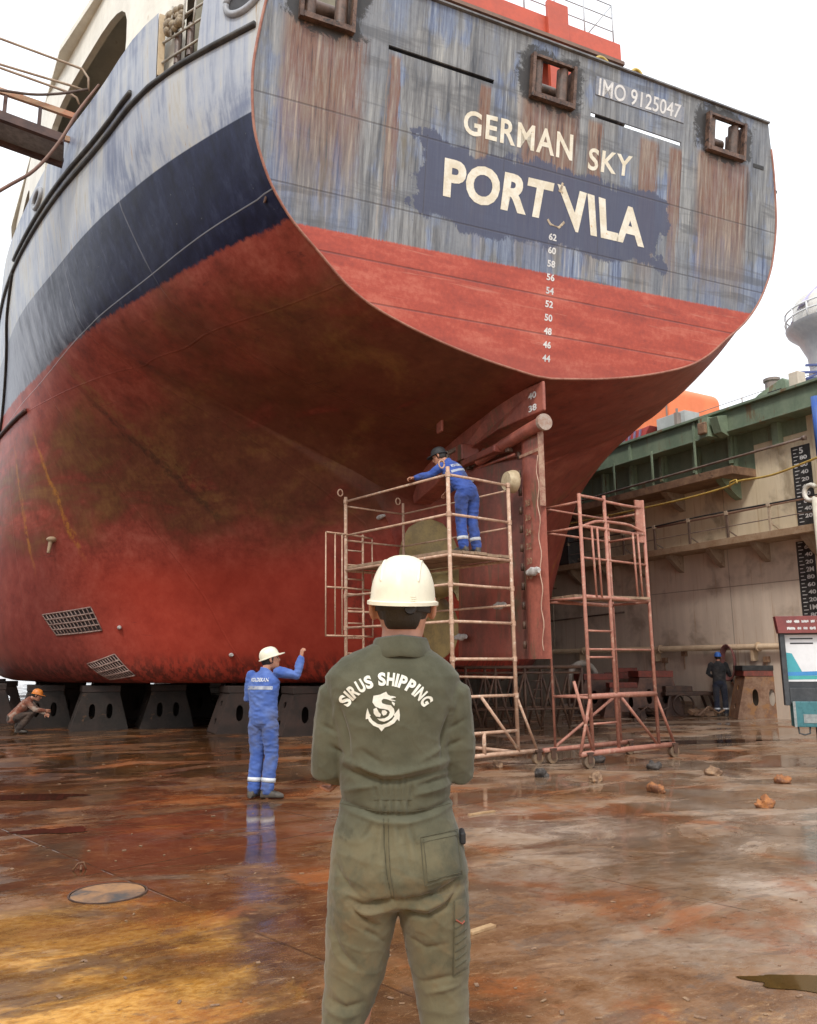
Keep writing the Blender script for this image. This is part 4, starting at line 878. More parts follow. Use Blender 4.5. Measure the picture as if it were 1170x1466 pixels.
# far (left) wing wall of the dock, which carries the gangway
lw = empty('dock_wall', (-13.5, 10, 0), 0, 'plain steel wing wall of the dock at the far left end of the gangway', 'dock wall')
mb = MB(); mb.box((-1.5, 30, 3.6), (3, 140, 7.2)); mb.build('wall_panel', LOWP, lw)
mb = MB(); mb.box((-1.4, 30, 7.3), (3.4, 140, .18)); mb.build('green_girder', GRN, lw)

# ------------------------------------------------------------------ things on top of the dock wall
def ontop(u, v, off=-.8): return at_w(u, v, off)
def wobj(mb, name, mat, label, cat, group=None, **k):
    o = mb.build(name, mat, None, **k); o.location = tuple(W0); o.rotation_euler.z = WA; return tag(o, label, cat, group)
def wempty(name, label, cat, group=None): return empty(name, tuple(W0), WA, label, cat, group)
GREYM = worn('grey_brown_steel', (.16, .13, .12), (.26, .21, .18), 4, .55, .2, streak=True)
c_ = ontop(1105, 546, -1.0); mb = MB(); mb.lathe((1.0, c_[1], 0), [(.02, 8.78), (.20, 8.78), (.20, 9.72), (.24, 9.74), (.24, 9.82), (.19, 9.82), (.17, 9.3)], 24); wobj(mb, 'vent_pipe', GREYM, 'short brown vent pipe standing on top of the green dock wall', 'vent pipe', smooth=50)
y0 = ontop(1140, 556)[1]; y1 = ontop(1088, 574)[1]
cab = wempty('deck_housing', 'pale green low housing with a dark opening on top of the dock wall', 'housing')
mb = MB(); mb.prism([(y0, 8.78), (y1, 8.78), (y1-.02, 9.1), (y1-.3, 9.25), (y0+.1, 9.5), (y0, 9.4)], .35, 1.5, lambda y, z, a: (a, y, z)); mb.build('housing_body', GRN2, cab, bevel=.02)
mb = MB(); wb(mb, .335, .348, y0+.15, y0+.6, 8.95, 9.2); mb.build('opening', worn('dkopen', (.012, .013, .012), (.03, .03, .03)), cab)
y0 = ontop(1072, 574)[1]; y1 = ontop(1038, 590)[1]; mb = MB()
for k in range(4): wb(mb, .2+.12*k, .3+.12*k, y0-.1*k, y1+.05*k, 8.78+.07*(k % 2), 8.96+.05*k)
wobj(mb, 'timber_pile', RB, 'stack of brown timber baulks on top of the dock wall left of the green housing', 'timber pile', bevel=.01)
# orange tank far behind
t0 = on_plane(880, 640, W0+wn_*5, wn_); t1 = on_plane(972, 600, W0+wn_*5, wn_); yA = float((t1-W0) @ wd_); yB = yA+6; zt = on_plane(945, 557, W0+wn_*5, wn_)[2]
ORG = worn('orange_paint', (.80, .20, .06), (.70, .17, .05), 1, .45, .1, (.5, .2, .1), streak=True)
tk = wempty('storage_tank', 'large bright orange round topped tank beyond the dock wall', 'tank')
mb = MB(); pr = []
for i in range(9): a = math.pi/2*i/8; pr.append((yA+.7-.7*math.sin(a), zt-.55+.55*math.cos(a)))
mb.prism([(yB, 8.0), (yB, zt+.1)]+pr+[(yA, 8.0)], 4.5, 7.5, lambda y, z, a: (a, y, z)); mb.build('tank_body', ORG, tk, 40, bevel=.05)
mb = MB(); mb.tube((4.4, yA+.05, 8), (4.4, yA+.05, zt-.5), .03); mb.build('tank_pipe', GREYM, tk)
y0 = ontop(978, 600)[1]; y1 = ontop(938, 620)[1]; z1_ = ontop(960, 592)[2]
mb = MB(); wb(mb, .9, 1.6, y0, y1, 8.78, z1_); wobj(mb, 'grey_locker', worn('grey_locker_paint', (.42, .43, .42), (.34, .35, .34), 2, .5, .15), 'plain pale grey steel locker in front of the orange tank', 'locker', bevel=.015)
mb = MB(); yq = ontop(978, 610)[1]; mb.tube((.5, yq-.05, 8.7), (.5, yq-.05, 9.75), .04); wb(mb, .4, .6, yq-.12, yq+.0, 9.2, 9.6); wobj(mb, 'lamp_post', GREYM, 'short dark post beside the grey locker', 'post')
sk = wempty('red_skip', 'red slatted skip with violet corner posts beside the orange tank', 'skip')
y0 = ontop(934, 622)[1]; y1 = ontop(889, 640)[1]
mb = MB(); mb.prism([(y0-.1, 9.55), (y1, 9.5), (y1, 8.79), (y0+.5, 8.79)], .6, 1.6, lambda y, z, a: (a, y, z)); mb.build('skip_body', worn('skip_red', (.45, .06, .05), (.35, .05, .05), 3), sk, bevel=.02)
VIO = worn('violet_paint', (.24, .19, .32), (.18, .14, .24), 3)
for k in range(5): mb = MB(); yy = y1-.05-(y1-y0-.5)*k/4; mb.bar((.56, yy, 8.8), (.56, yy-.15, 9.5), .06, .06); mb.build('skip_post', VIO, sk)
y0 = ontop(884, 640)[1]; mb = MB()
wb(mb, .2, .9, y0-.2, y0+.1, 8.78, 9.6); wb(mb, .1, .5, y0+.15, y0+1.3, 8.78, 8.95)
for k in range(3): mb.chain([(.2, y0+.15, 9.0+.17*k), (.2, y0+1.2, 9.0+.17*k)], .06, n=8)
wobj(mb, 'deck_winch', worn('winch_grey', (.10, .095, .10), (.2, .18, .17), 4), 'dark grey mooring winch on the dock wall left of the red skip', 'winch', bevel=.01)
y0 = ontop(852, 652)[1]; mb = MB(); wb(mb, -.3, .2, y0-.5, y0+.4, 8.79, 8.95); wb(mb, -.2, .1, y0-.4, y0-.1, 8.95, 9.15); mb.chain([(-.1, y0+.2, 8.9), (-.1, y0+.2, 9.2), (-.1, y0-.1, 9.25)], .05)
wobj(mb, 'yellow_bollard', YEL, 'small bright yellow mooring fitting on the dock wall edge', 'bollard', bevel=.02)
ra = wempty('guard_rail', 'thin wire guard rail along the far edge of the dock wall top', 'guard rail')
for i in range(14): mb = MB(); mb.tube((2.6, -4+2.2*i, 8.78), (2.6, -4+2.2*i, 10.2), .022, 6); mb.build('rail_post', GREYM, ra, True)
for z_ in (9.3, 9.75, 10.18): mb = MB(); mb.tube((2.6, -4, z_), (2.6, 24.6, z_), .012, 6); mb.build('rail_wire', GREYM, ra, True)
# crane at the right edge
CW = worn('crane_white', (.72, .70, .64), (.58, .56, .52), 1.6, .45, .12, (.4, .35, .28), streak=True); LAV = worn('crane_lavender', (.36, .34, .52), (.44, .42, .58), 2, .45, .1); CG = worn('crane_grey', (.33, .33, .36), (.42, .41, .42), 1.5, .5, .1)
q = at_d(1203, 505, 27.0); cr = empty('dock_crane', (float(q[0]), float(q[1]), 0), -R_(40), 'white and lavender slewing crane on a grey cone at the right edge', 'crane')
pz = lambda v: float(at_d(1170, v, 27.0)[2])
mb = MB(); mb.lathe((0, 0, 0), [(.3, pz(540)), (.95, pz(528)), (1.0, pz(505)), (1.25, pz(480)), (1.55, pz(468)), (1.60, pz(462)), (.2, pz(461))], 32); mb.build('pedestal_cone', CG, cr, 40)
mb = MB(); mb.lathe((0, 0, 0), [(1.0, 0), (1.0, pz(530))], 24); mb.build('pedestal', CG, cr, 40)
mb = MB(); mb.lathe((0, 0, 0), [(1.3, pz(460)), (1.35, pz(430)), (1.2, pz(420)), (.1, pz(418))], 28); mb.build('slewing_house', CW, cr, 40)
mb = MB()
for i in range(16): a = 2*math.pi*i/16; mb.tube((1.58*math.cos(a), 1.58*math.sin(a), pz(462)), (1.58*math.cos(a), 1.58*math.sin(a), pz(440)), .03, 6)
for v in (440, 451): mb.chain([(1.58*math.cos(2*math.pi*i/32), 1.58*math.sin(2*math.pi*i/32), pz(v)) for i in range(33)], .03, n=6)
mb.build('crane_rail', worn('white_rail', (.7, .7, .7), (.6, .6, .62)), cr, True)
mb = MB(); mb.prism([(-1.3, pz(440)), (-.3, pz(395)), (1.6, pz(340)), (1.6, pz(420)), (0, pz(430))], -.9, .9, lambda x, z, a: (x, a, z)); mb.build('crane_house', LAV, cr, bevel=.05)
mb = MB(); mb.bar((.5, 0, pz(380)), (9, 5, pz(100)), .5, .6); mb.build('crane_jib', CW, cr)
q = at_d(1160, 535, 24.0); pl_ = empty('platform_frame', (float(q[0]), float(q[1]), 0), -R_(30), 'dark blue lattice platform below the crane cone', 'platform')
zz = float(q[2]); BLU = worn('blue_steel', (.05, .07, .20), (.09, .11, .26), 3)
mb = MB(); mb.box((.6, 0, zz-.35), (1.9, 1.2, .08)); mb.box((.6, 0, zz+.05), (1.9, .06, .06)); mb.bar((-.35, -.6, zz-.35), (.6, -.6, zz+.05), .05, .05); mb.bar((.6, -.6, zz+.05), (1.5, -.6, zz-.35), .05, .05); mb.box((.6, -.6, zz+.05), (1.9, .06, .06)); mb.build('platform_deck', BLU, pl_)
q = at_w(1140, 536, -.2); mb = MB(); wb(mb, .0, .35, q[1]-.18, q[1]+.12, 8.78, 9.42); wobj(mb, 'control_box', worn('beige_box', (.60, .52, .42), (.5, .42, .34), 3), 'beige control box on the wall top left of the crane', 'box', bevel=.03)
q = at_w(1174, 640, .9); mb = MB(); mb.chain([(-.9, q[1], 6.3), (-.9, q[1], 8.2)], .10, n=14); wobj(mb, 'blue_post', worn('bright_blue', (.03, .10, .42), (.05, .12, .36), 3), 'bright blue upright pipe at the right edge above the walkway', 'pipe', smooth=True)
q = at_w(1173, 760, .85); hk = wempty('white_post', 'white painted post with a curled hook at the right edge', 'post')
mb = MB(); mb.chain([(-.9, q[1]-.02, 0), (-.9, q[1]-.02, 5.6)], .09, n=14); mb.build('post_tube', worn('white_post_paint', (.70, .66, .54), (.6, .55, .44), 3), hk, True)
mb = MB(); mb.chain([(-.92, q[1]+.08+.18*math.sin(a), 5.75+.2*math.cos(a)) for a in [math.pi*1.5*i/12-.9 for i in range(13)]], .06, n=10); mb.build('hook', worn('white_hook', (.74, .72, .66), (.6, .58, .5)), hk, True)

# ------------------------------------------------------------------ keel blocks
BLKU = worn('block_brown_shade', (.034, .022, .016), (.015, .011, .008), 2.5, .7, .3, (.11, .055, .025), bump=.3)  # brown block colour with the under-hull shade put into it
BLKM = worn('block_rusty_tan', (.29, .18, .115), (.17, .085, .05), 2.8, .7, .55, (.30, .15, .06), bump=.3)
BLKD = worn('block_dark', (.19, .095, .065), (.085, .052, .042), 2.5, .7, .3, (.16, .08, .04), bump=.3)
BLKSH = worn('block_deep_shade', (.022, .015, .012), (.045, .026, .02), 2.5, .7, .25, (.06, .025, .015), bump=.3)  # near-black block colour that holds the deep shade under the hull
TIMB = worn('red_timber', (.27, .065, .045), (.14, .05, .038), 5, .75, .3, (.07, .05, .04), bump=.4); RUB = worn('black_rubber', (.018, .018, .018), (.04, .04, .04), 6, .7)
def oval(cx, cz, rx, rz, n=16): return [(cx+rx*math.cos(2*math.pi*i/n), cz+rz*math.copysign(abs(math.sin(2*math.pi*i/n))**.7, math.sin(2*math.pi*i/n))) for i in range(n)]
def block(loc, rz, w, h, d, body, top, label, group, ends=True):
    e = empty('keel_block', loc, rz, label, 'keel block', group); hb = h*.80; wt = w*.62
    prof = [(-w/2, 0), (w/2, 0), (wt/2, hb), (-wt/2, hb)]
    mb = MB(); P = lambda x, z, a: (x, a, z)
    mb.plate(prof, [oval(-w*.15, h*.40, w*.055, h*.16), oval(w*.15, h*.40, w*.055, h*.16)], -d/2, -d/2+.03, P); mb.plate(prof, [oval(-w*.15, h*.40, w*.055, h*.16), oval(w*.15, h*.40, w*.055, h*.16)], d/2-.03, d/2, P)
    for s_ in (-1, 1):
        L = math.hypot((w-wt)/2, hb); ux, uz = -s_*(w-wt)/2/L, hb/L
        g = lambda v, q, a: (s_*(w/2-.032)+ux*q+a*s_*uz, v, uz*q+a*abs(ux))
        mb.plate([(-d/2+.031, 0), (d/2-.031, 0), (d/2-.031, L*.985), (-d/2+.031, L*.985)], [oval(0, L*.28, d*.10, .07), oval(0, L*.72, d*.10, .07)], 0, .03, g)
    mb.box((0, 0, hb-.02), (wt-.08, d-.07, .03)); mb.build('block_body', body, e)
    mb = MB(); mb.box((0, 0, hb+h*.075), (wt*1.06, d*.98, h*.14)); mb.build('timber_cap', TIMB if body in (BLKM, BLKD) else BLKSH, e, bevel=.012)
    if top: mb = MB(); mb.box((0, 0, h*.95+.02), (wt*1.12, d*1.02, h*.10)); mb.build('rubber_pad', RUB, e, bevel=.012)
    return e
kb = None
for r_i, (yy, xs) in enumerate(((21.4, (.25, 1.45, 3.0)), (19.0, (4.45,)), (17.6, (5.55,)), (25, (-1.2, .6, 2.4, 4.2)), (29, (-1, 1, 3)), (34, (-1.5, .5, 2.5)))):
    for x_ in xs:
        lab = 'dark rusty keel block with two oval holes under the ship bottom, in shadow'
        k0 = block((x_, yy+(1.5 if x_ == .25 else 0), 0), R_(2), 1.3 if r_i == 0 else 1.5, 1.1, .9, BLKU if r_i == 0 else BLKSH, False, lab, 'keel blocks in the shadow under the hull')
        if r_i == 0: k0['label'] = {.25: 'leftmost of the three brownish keel blocks under the hull', 1.45: 'middle of the three brownish keel blocks under the hull', 3.0: 'brownish keel block with oval holes, right one of the three under the hull'}[x_]
        if r_i == 1: k0['label'] = 'dark red block under the keel directly left of the blue worker'
        if r_i == 2: k0['label'] = 'dark red block under the keel directly right of the blue worker'
for k in range(9): block((7.1, 16.6+1.9*k, 0), R_(90), 1.4, 1.1, 1.0, BLKSH, False, 'dark rusty keel block on the keel line, in shadow', 'keel blocks in the shadow under the hull')
# side blocks parked by the wall
for (u, v, w, h, d, rz, body, top, lab) in ((1106, 1029, 1.5, 1.4, .7, -26, BLKM, True, 'tan keel block with oval holes and black rubber top right of the dark clad man'),
        (948, 1024, 1.6, 1.35, .9, -20, BLKD, False, 'dark keel block with red timber top behind the small cart'), (868, 1022, 1.7, 1.25, 1.0, -18, BLKD, False, 'dark brown keel block directly behind the red tower'), (905, 1026, 1.2, 1.0, .8, -30, BLKD, False, 'low dark red block between the tower and the small cart')):
    q = at_z(u, v, 0); block((float(q[0]), float(q[1])+.4, 0), R_(rz), w, h, d, body, top, lab, 'keel blocks parked along the dock wall')
q = at_z(985, 1024, 0); ct = empty('cart', (float(q[0]), float(q[1]), 0), R_(-22), 'small dark rusty hand cart in front of the keel blocks by the wall', 'cart')
mb = MB(); mb.box((0, 0, .62), (1.5, .7, .10)); mb.box((-.3, 0, .75), (.8, .5, .18)); mb.build('cart_bed', DARKRUST, ct, bevel=.02)
mb = MB(); mb.chain([(.7, 0, .62), (1.05, 0, .72), (1.25, 0, 1.0)], .03); mb.build('cart_handle', DARKRUST, ct, True)
for s_ in (-1, 1):
    mb = MB(); mb.chain([(-.25+.30*math.cos(a), s_*.38, .31+.30*math.sin(a)) for a in [2*math.pi*i/20 for i in range(21)]], .03, n=8)
    for a in range(4): mb.tube((-.25, s_*.38, .31), (-.25+.3*math.cos(a*1.57), s_*.38, .31+.3*math.sin(a*1.57)), .012, 6)
    mb.build('wheel', DARKRUST, ct, True)
mb = MB(); mb.bar((-.6, -.3, .6), (-.75, -.3, 0), .06, .06); mb.bar((.55, -.3, .6), (.75, -.3, 0), .06, .06); mb.bar((-.6, .3, .6), (-.75, .3, 0), .06, .06); mb.bar((.55, .3, .6), (.75, .3, 0), .06, .06); mb.build('cart_leg', DARKRUST, ct)
q = at_z(862, 1020, 0); mb = MB(); mb.chain([(float(q[0])+.55*math.cos(a), float(q[1])+.9, .95+.55*math.sin(a)) for a in [math.pi*i/14 for i in range(15)]]+[(float(q[0])-.55, float(q[1])+.9, 0)], .10, n=12)
tag(mb.build('pipe_bend', worn('pale_pipe', (.42, .37, .32), (.3, .25, .2), 4), None, True), 'pale arched pipe bend showing behind the red tower', 'pipe')

for k, (u, v, dx, dz, L_, lab) in enumerate(((950, 1012, 0, 1.36, 1.5, 'red painted timber baulk lying on the dark keel block behind the cart'), (905, 1018, 0, 1.0, 1.1, 'short dark red timber on the low keel block left of the cart'), (1000, 1022, .2, 0, 1.6, 'brown timber baulk on the floor behind the cart'))):
    q = at_z(u, v, 0); mb = MB(); mb.box((0, 0, .10), (L_, .34, .20)); mb.box((.1, .05, .28), (L_*.7, .30, .14)); o = mb.build('timber_baulk', TIMB if k < 2 else RB, None, bevel=.015, loc=(float(q[0]), float(q[1])+.4, dz)); o.rotation_euler.z = R_(-20-9*k); tag(o, lab, 'timber')
for k, (u, v, n_, lab) in enumerate(((925, 1026, 16, 'heap of dark scrap iron at the foot of the wall left of the cart'), (1012, 1026, 9, 'small heap of rusty scrap at the feet of the dark clad man'), (838, 1022, 14, 'heap of rusty scrap behind the left legs of the red tower'))):
    q = at_z(u, v, 0); mb = MB()
    for j in range(n_):
        M = Matrix.Rotation(rnd.uniform(0, 3), 3, 'Z') @ Matrix.Rotation(rnd.uniform(-.6, .6), 3, 'X'); mb.box((rnd.uniform(-.55, .55), rnd.uniform(-.2, .3), .06+.26*rnd.random()*(j/n_)), (rnd.uniform(.15, .6), rnd.uniform(.05, .2), rnd.uniform(.04, .16)), M)
    mb.chain([(-.5, -.2, .05), (-.2, -.3, .3), (.2, -.25, .1), (.55, -.3, .25)], .03); tag(mb.build('scrap_heap', DARKRUST if k != 1 else RB, None, loc=(float(q[0]), float(q[1]), 0)), lab, 'scrap heap')
# ------------------------------------------------------------------ scaffold beside the rudder
STEEL = worn('tan_scaffold_paint', (.56, .37, .26), (.40, .24, .16), 9, .55, .45, (.60, .49, .38), bump=.15)
PSTEEL = worn('salmon_scaffold_paint', (.42, .185, .130), (.31, .125, .09), 9, .55, .45, (.46, .29, .21), bump=.15)
PLANK = worn('scaffold_plank', (.20, .13, .085), (.33, .23, .15), 6, .8, .25, (.08, .06, .05), bump=.3)
def caster(parent, p, r, mat=None):
    mb = MB(); mb.lathe((p[0], p[1], r), [(.03, -.045), (r, -.04), (r, .04), (.03, .045)], 20, 'y'); w_ = mb.build('caster_wheel', worn('caster_tan', (.26, .17, .10), (.13, .09, .06), 8) if mat is None else mat, parent, 40)
    mb = MB(); mb.box((p[0], p[1], r*2+.03), (.12, .14, .03)); mb.box((p[0], p[1]-.062, r*1.45), (.08, .012, r*1.3)); mb.box((p[0], p[1]+.062, r*1.45), (.08, .012, r*1.3)); mb.build('caster_fork', DARKRUST, w_)
A_, B_, C_ = np.array([4.75, 12.95]), np.array([5.45, 10.42]), np.array([6.68, 10.72]); D_ = A_+(C_-B_)
sc = empty('scaffold', (0, 0, 0), 0, 'tan tubular scaffold with plank platform and caged ladder beside the rudder', 'scaffold')
def V3(p, z, lean=.012): return Vector((p[0]-lean*z, p[1], z))
def post(par, p, z0, z1, r, mat, name='post'): mb = MB(); mb.chain([V3(p, z0), V3(p, z1)], r, n=10); return mb.build(name, mat, par, True)
def rung(par, p, q, z, r, mat, name='rail', z2=None): mb = MB(); mb.chain([V3(p, z), V3((np.asarray(p)+np.asarray(q))/2+.004, (z+(z if z2 is None else z2))/2-.006+.012*rnd.random()), V3(q, z if z2 is None else z2)], r*.92, n=8); return mb.build(name, mat, par, True)
for p, zt in ((A_, 4.38), (B_, 4.42), (C_, 4.34), (D_, 4.42)): post(sc, p, .2, zt, .030 if p is not D_ else .024, STEEL)
for z in (4.30, 3.70, 2.66, 2.12, 1.58, 1.04): rung(sc, B_, C_, z, .024, STEEL)
rung(sc, B_, C_, .52, .026, STEEL); rung(sc, B_+(B_-C_)*.1, C_+(C_-B_)*.32, .20, .035, STEEL, 'base_beam')
for z in (4.30, 3.70, 2.66, 2.12): rung(sc, A_, B_, z, .022, STEEL)
for z in (4.22, 3.62): rung(sc, D_, C_, z, .016, STEEL); rung(sc, A_, D_, z, .018, STEEL)
for z in (2.4, 1.3): rung(sc, A_, D_, z, .02, STEEL); rung(sc, D_, C_, z, .02, STEEL)
rung(sc, A_, B_, .2, .03, STEEL, 'base_beam'); rung(sc, A_, D_, .2, .03, STEEL, 'base_beam'); rung(sc, D_, C_, .2, .03, STEEL, 'base_beam')
mb = MB(); mb.chain([V3(B_+(C_-B_)*.42, 1.04), V3(C_, .24)], .024, n=8); mb.build('brace', STEEL, sc, True)
mb = MB(); mb.chain([V3(C_, 1.04), V3(C_+(C_-B_)*.32, .22)], .022, n=8); mb.build('brace', STEEL, sc, True)
mb = MB(); mb.chain([V3(B_+(C_-B_)*.45, .52), V3(B_+(C_-B_)*.45, .22)], .03, n=8); mb.build('brace', STEEL, sc, True)
mb = MB(); mb.chain([V3(A_, 1.04), V3(B_, .24)], .022, n=8); mb.build('brace', STEEL, sc, True)
PFZ = 3.17
for i in range(5):
    u0, u1 = i/5+.006, (i+1)/5-.006; mb = MB(); a = A_+(D_-A_)*u0; b_ = A_+(D_-A_)*u1; c2 = B_+(C_-B_)*u1; d2 = B_+(C_-B_)*u0
    dz = .006*(i % 3); mb.prism([tuple(a), tuple(b_), tuple(c2-(A_-B_)*.0), tuple(d2)], PFZ-.045+dz, PFZ+dz, lambda x, y, z: (x-.012*z, y, z)); mb.build('plank', PLANK, sc, bevel=.004)
for p in (A_, B_, C_):
    for z in (4.30, 3.70, 2.66, 2.12, 1.58, 1.04): mb = MB(); mb.chain([V3(p, z-.035), V3(p, z+.035)], .040, n=10); mb.build('coupler', STEEL, sc, 50)
for p, q in ((A_, B_), (B_, C_), (C_, D_), (D_, A_)): rung(sc, p, q, PFZ-.075, .027, STEEL, 'platform_beam')
for p in (A_, B_, D_):
    mb = MB(); z = 4.42; c0 = V3(p, z)+Vector((-.10, .0, .03)); mb.chain([c0+Vector((.045*math.cos(a), 0, .06*math.sin(a))) for a in [2*math.pi*i/12 for i in range(13)]], .012, n=6); mb.build('lifting_eye', STEEL, sc, True)
# ladder with cage on the left end
n1 = (C_-B_)/np.linalg.norm(C_-B_); L2 = A_+n1*.36; o1 = np.array([-.48, -.26])
post(sc, L2, .3, 3.75, .02, STEEL, 'ladder_stile')
for i in range(13): rung(sc, A_, L2, .45+.25*i, .014, STEEL, 'ladder_rung')
for z in (3.70, 2.78, 1.98):
    mb = MB(); mb.chain([V3(A_, z), V3(A_+o1*.92, z), V3(A_+o1*1.0+n1*.06, z), V3(L2+o1*1.0, z), V3(L2+o1*.5+n1*.2, z), V3(L2+n1*.2, z), V3(L2, z)], .015, n=6); mb.build('cage_hoop', STEEL, sc, True)
for p in (A_+o1*.92, A_+o1*1.0+n1*.22, L2+o1*1.0, L2+n1*.2, A_+o1*.5): mb = MB(); mb.chain([V3(p, 1.98), V3(p, 3.70)], .012, n=6); mb.build('cage_bar', STEEL, sc, True)
for p in (C_+(C_-B_)*.32, A_, D_, B_+(B_-C_)*.1): caster(sc, p, .085)

# ------------------------------------------------------------------ salmon tower right of the rudder
tw = empty('scaffold_tower', (0, 0, 0), 0, 'salmon red tubular access tower on wheels, right of the rudder', 'scaffold tower')
P1, P2, P3 = np.array([7.60, 10.12]), np.array([8.20, 10.27]), np.array([9.20, 10.52]); bk = np.array([-.17, .72])
Q1, Q3 = P1+bk, P3+bk
for p, z in ((P1, 4.13), (P2, 4.17), (P3, 4.22), (Q1, 4.0), (Q3, 4.05)): post(tw, p, .2, z, .029 if p is not Q1 and p is not Q3 else .020, PSTEEL)
mb = MB(); a = V3(P3-np.array([.11, .02]), 3.55); mb.box(a+Vector((0, 0, .30)), (.15, .03, .72)); mb.build('gusset_plate', PSTEEL, tw)
for z, r, b0_, b1_ in ((4.10, .026, P1, P2), (4.08, .026, P2, P3), (3.62, .03, P1, P3), (3.12, .02, P1, P3), (2.52, .035, P1, P3), (2.48, .03, Q1, Q3), (2.0, .018, P1, P2), (1.72, .018, P1, P3), (1.60, .018, P1, P2), (1.02, .045, P1, P3), (.62, .018, P1, P2)):
    rung(tw, b0_, b1_, z, r, PSTEEL)
for z in (4.0, 3.6, 2.5, 1.0): rung(tw, Q1, Q3, z, .02, PSTEEL); rung(tw, P1, Q1, z, .022, PSTEEL); rung(tw, P3, Q3, z, .022, PSTEEL)
mb = MB(); mb.chain(smoothlist([V3(P1, 3.60), V3(P1+(P3-P1)*.3, 3.74), V3(P1+(P3-P1)*.7, 3.76), V3(P3, 3.66)], 4), .024, n=8); mb.build('rail', PSTEEL, tw, True)
for u_ in (.16, .24, .80, .88): mb = MB(); p = P1+(P3-P1)*u_+np.array([0, -.03]); mb.chain([V3(p, 2.52), V3(p+np.array([-.02, 0]), 3.62)], .018, n=8); mb.build('cage_bar', PSTEEL, tw, True)
dr = (P3-P1)/np.linalg.norm(P3-P1)
rung(tw, P1-dr*.28, P3+dr*.42, .20, .045, PSTEEL, 'base_beam'); rung(tw, Q1-dr*.28, Q3+dr*.3, .20, .04, PSTEEL, 'base_beam')
for a, za, b_, zb in ((P3, 1.0, P3+dr*.42, .22), (P2+dr*.12, 1.0, P3-dr*.05, .24), (P1, 1.0, P1-dr*.28, .22), (P1-dr*.35, 1.25, P1+dr*.0, .24), (Q3, 1.0, Q1, .24)):
    mb = MB(); mb.chain([V3(a, za), V3(b_, zb)], .024, n=8); mb.build('brace', PSTEEL, tw, True)
for p in (P1-dr*.12, P3+dr*.38, Q1-dr*.1, Q3+dr*.2): caster(tw, p, .09)
for i in range(2): mb = MB(); p = P1+(P3-P1)*.5+bk*.5; mb.box((p[0], p[1]-.17+.34*i, 2.55), (1.5, .28, .04)); mb.build('plank', PLANK, tw).rotation_euler = (0, 0, 0)

# ------------------------------------------------------------------ dark trestle behind
tr = empty('trestle', (0, 0, 0), 0, 'dark rusty lattice trestle on the floor behind the two scaffolds', 'trestle')
TE = [at_z(668, 1046, 0)[:2], at_z(836, 1042, 0)[:2]]; td = TE[1]-TE[0]; tl = np.linalg.norm(td); td = td/tl; tq = np.array([-td[1], td[0]])*.8
RT = worn('dark_trestle', (.075, .042, .03), (.14, .075, .045), 6, .6, .3, (.24, .12, .05), bump=.25)
def tb(a, za, b_, zb, r=.03, name='brace'): mb = MB(); mb.chain([Vector((a[0], a[1], za)), Vector((b_[0], b_[1], zb))], r, n=8); mb.build(name, RT, tr, True)
TH = 1.42
for o_ in (np.zeros(2), tq):
    a, b_ = TE[0]+o_, TE[1]+o_; tb(a, TH, b_, TH, .04, 'top_beam'); tb(a, TH-.13, b_, TH-.13, .025, 'top_beam'); tb(a, .45, b_, .45, .025, 'lower_beam')
    for k in range(5):
        p = a+(b_-a)*k/4; tb(p, 0, p, TH, .035, 'leg')
        if k < 4: n_ = a+(b_-a)*(k+.5)/4; tb(p, TH-.1, n_, 0.05); tb(a+(b_-a)*(k+1)/4, TH-.1, n_, 0.05)
for k in range(5): p = TE[0]+(TE[1]-TE[0])*k/4; tb(p, TH, p+tq, TH, .03, 'cross_beam')
for k in range(6): p = TE[0]+(TE[1]-TE[0])*.56; tb(p, .3+.2*k, p+td*.22, .3+.2*k, .012, 'ladder_rung')

# ------------------------------------------------------------------ gangway from the left
E0 = at_z(106, 165, 11.2); yG = float(E0[1])
def gp(u, v, dy=0.0): q = on_plane(u, v, (0, yG+dy, 0), (0, 1, 0)); return Vector((float(q[0]), float(q[1]), float(q[2])))
def ext(p, q, xx=-13.8): t_ = (xx-p.x)/(q.x-p.x); return p+(q-p)*t_
gw = empty('gangway', (0, 0, 0), 0, 'rusty steel gangway with pale handrails reaching the ship side from the left', 'gangway')
GB = worn('gangway_dark', (.045, .022, .02), (.09, .045, .035), 4, .6, .2); GT = worn('gangway_tan', (.38, .25, .15), (.42, .17, .09), 3, .6, .3); HRL = worn('gangway_rail', (.42, .33, .24), (.30, .21, .15), 5, .5, .2)
a, b_ = gp(110, 168), gp(0, 130); c2, d2 = gp(92, 200), gp(0, 166)
mb = MB(); mb.bar(a, ext(a, b_), .07, .10); mb.build('top_stringer', GT, gw); mb = MB(); mb.bar(c2, ext(c2, d2), .10, .16); mb.build('lower_stringer', GB, gw)
n_ = Vector((0, .75, 0)); mb = MB(); mb.bar(a+n_, ext(a, b_)+n_, .07, .10); mb.build('top_stringer', GT, gw); mb = MB(); mb.bar(c2+n_, ext(c2, d2)+n_, .10, .16); mb.build('lower_stringer', GB, gw)
for k in range(12):
    x_ = c2.x-.12-.55*k-.3; P_ = lambda p, q: ext(p, q, x_); 
    for o_ in (Vector((0, 0, 0)), n_): mb = MB(); mb.bar(P_(c2, d2)+o_, P_(a, b_)+o_, .06, .05); mb.build('web_post', GB, gw)
mb = MB(); p0, p1 = c2+Vector((0, .37, .02)), ext(c2, d2)+Vector((0, .37, .02)); mb.bar(p0, p1, .66, .05); mb.build('tread', worn('tread_grey', (.25, .25, .26), (.16, .16, .17), 8), gw)
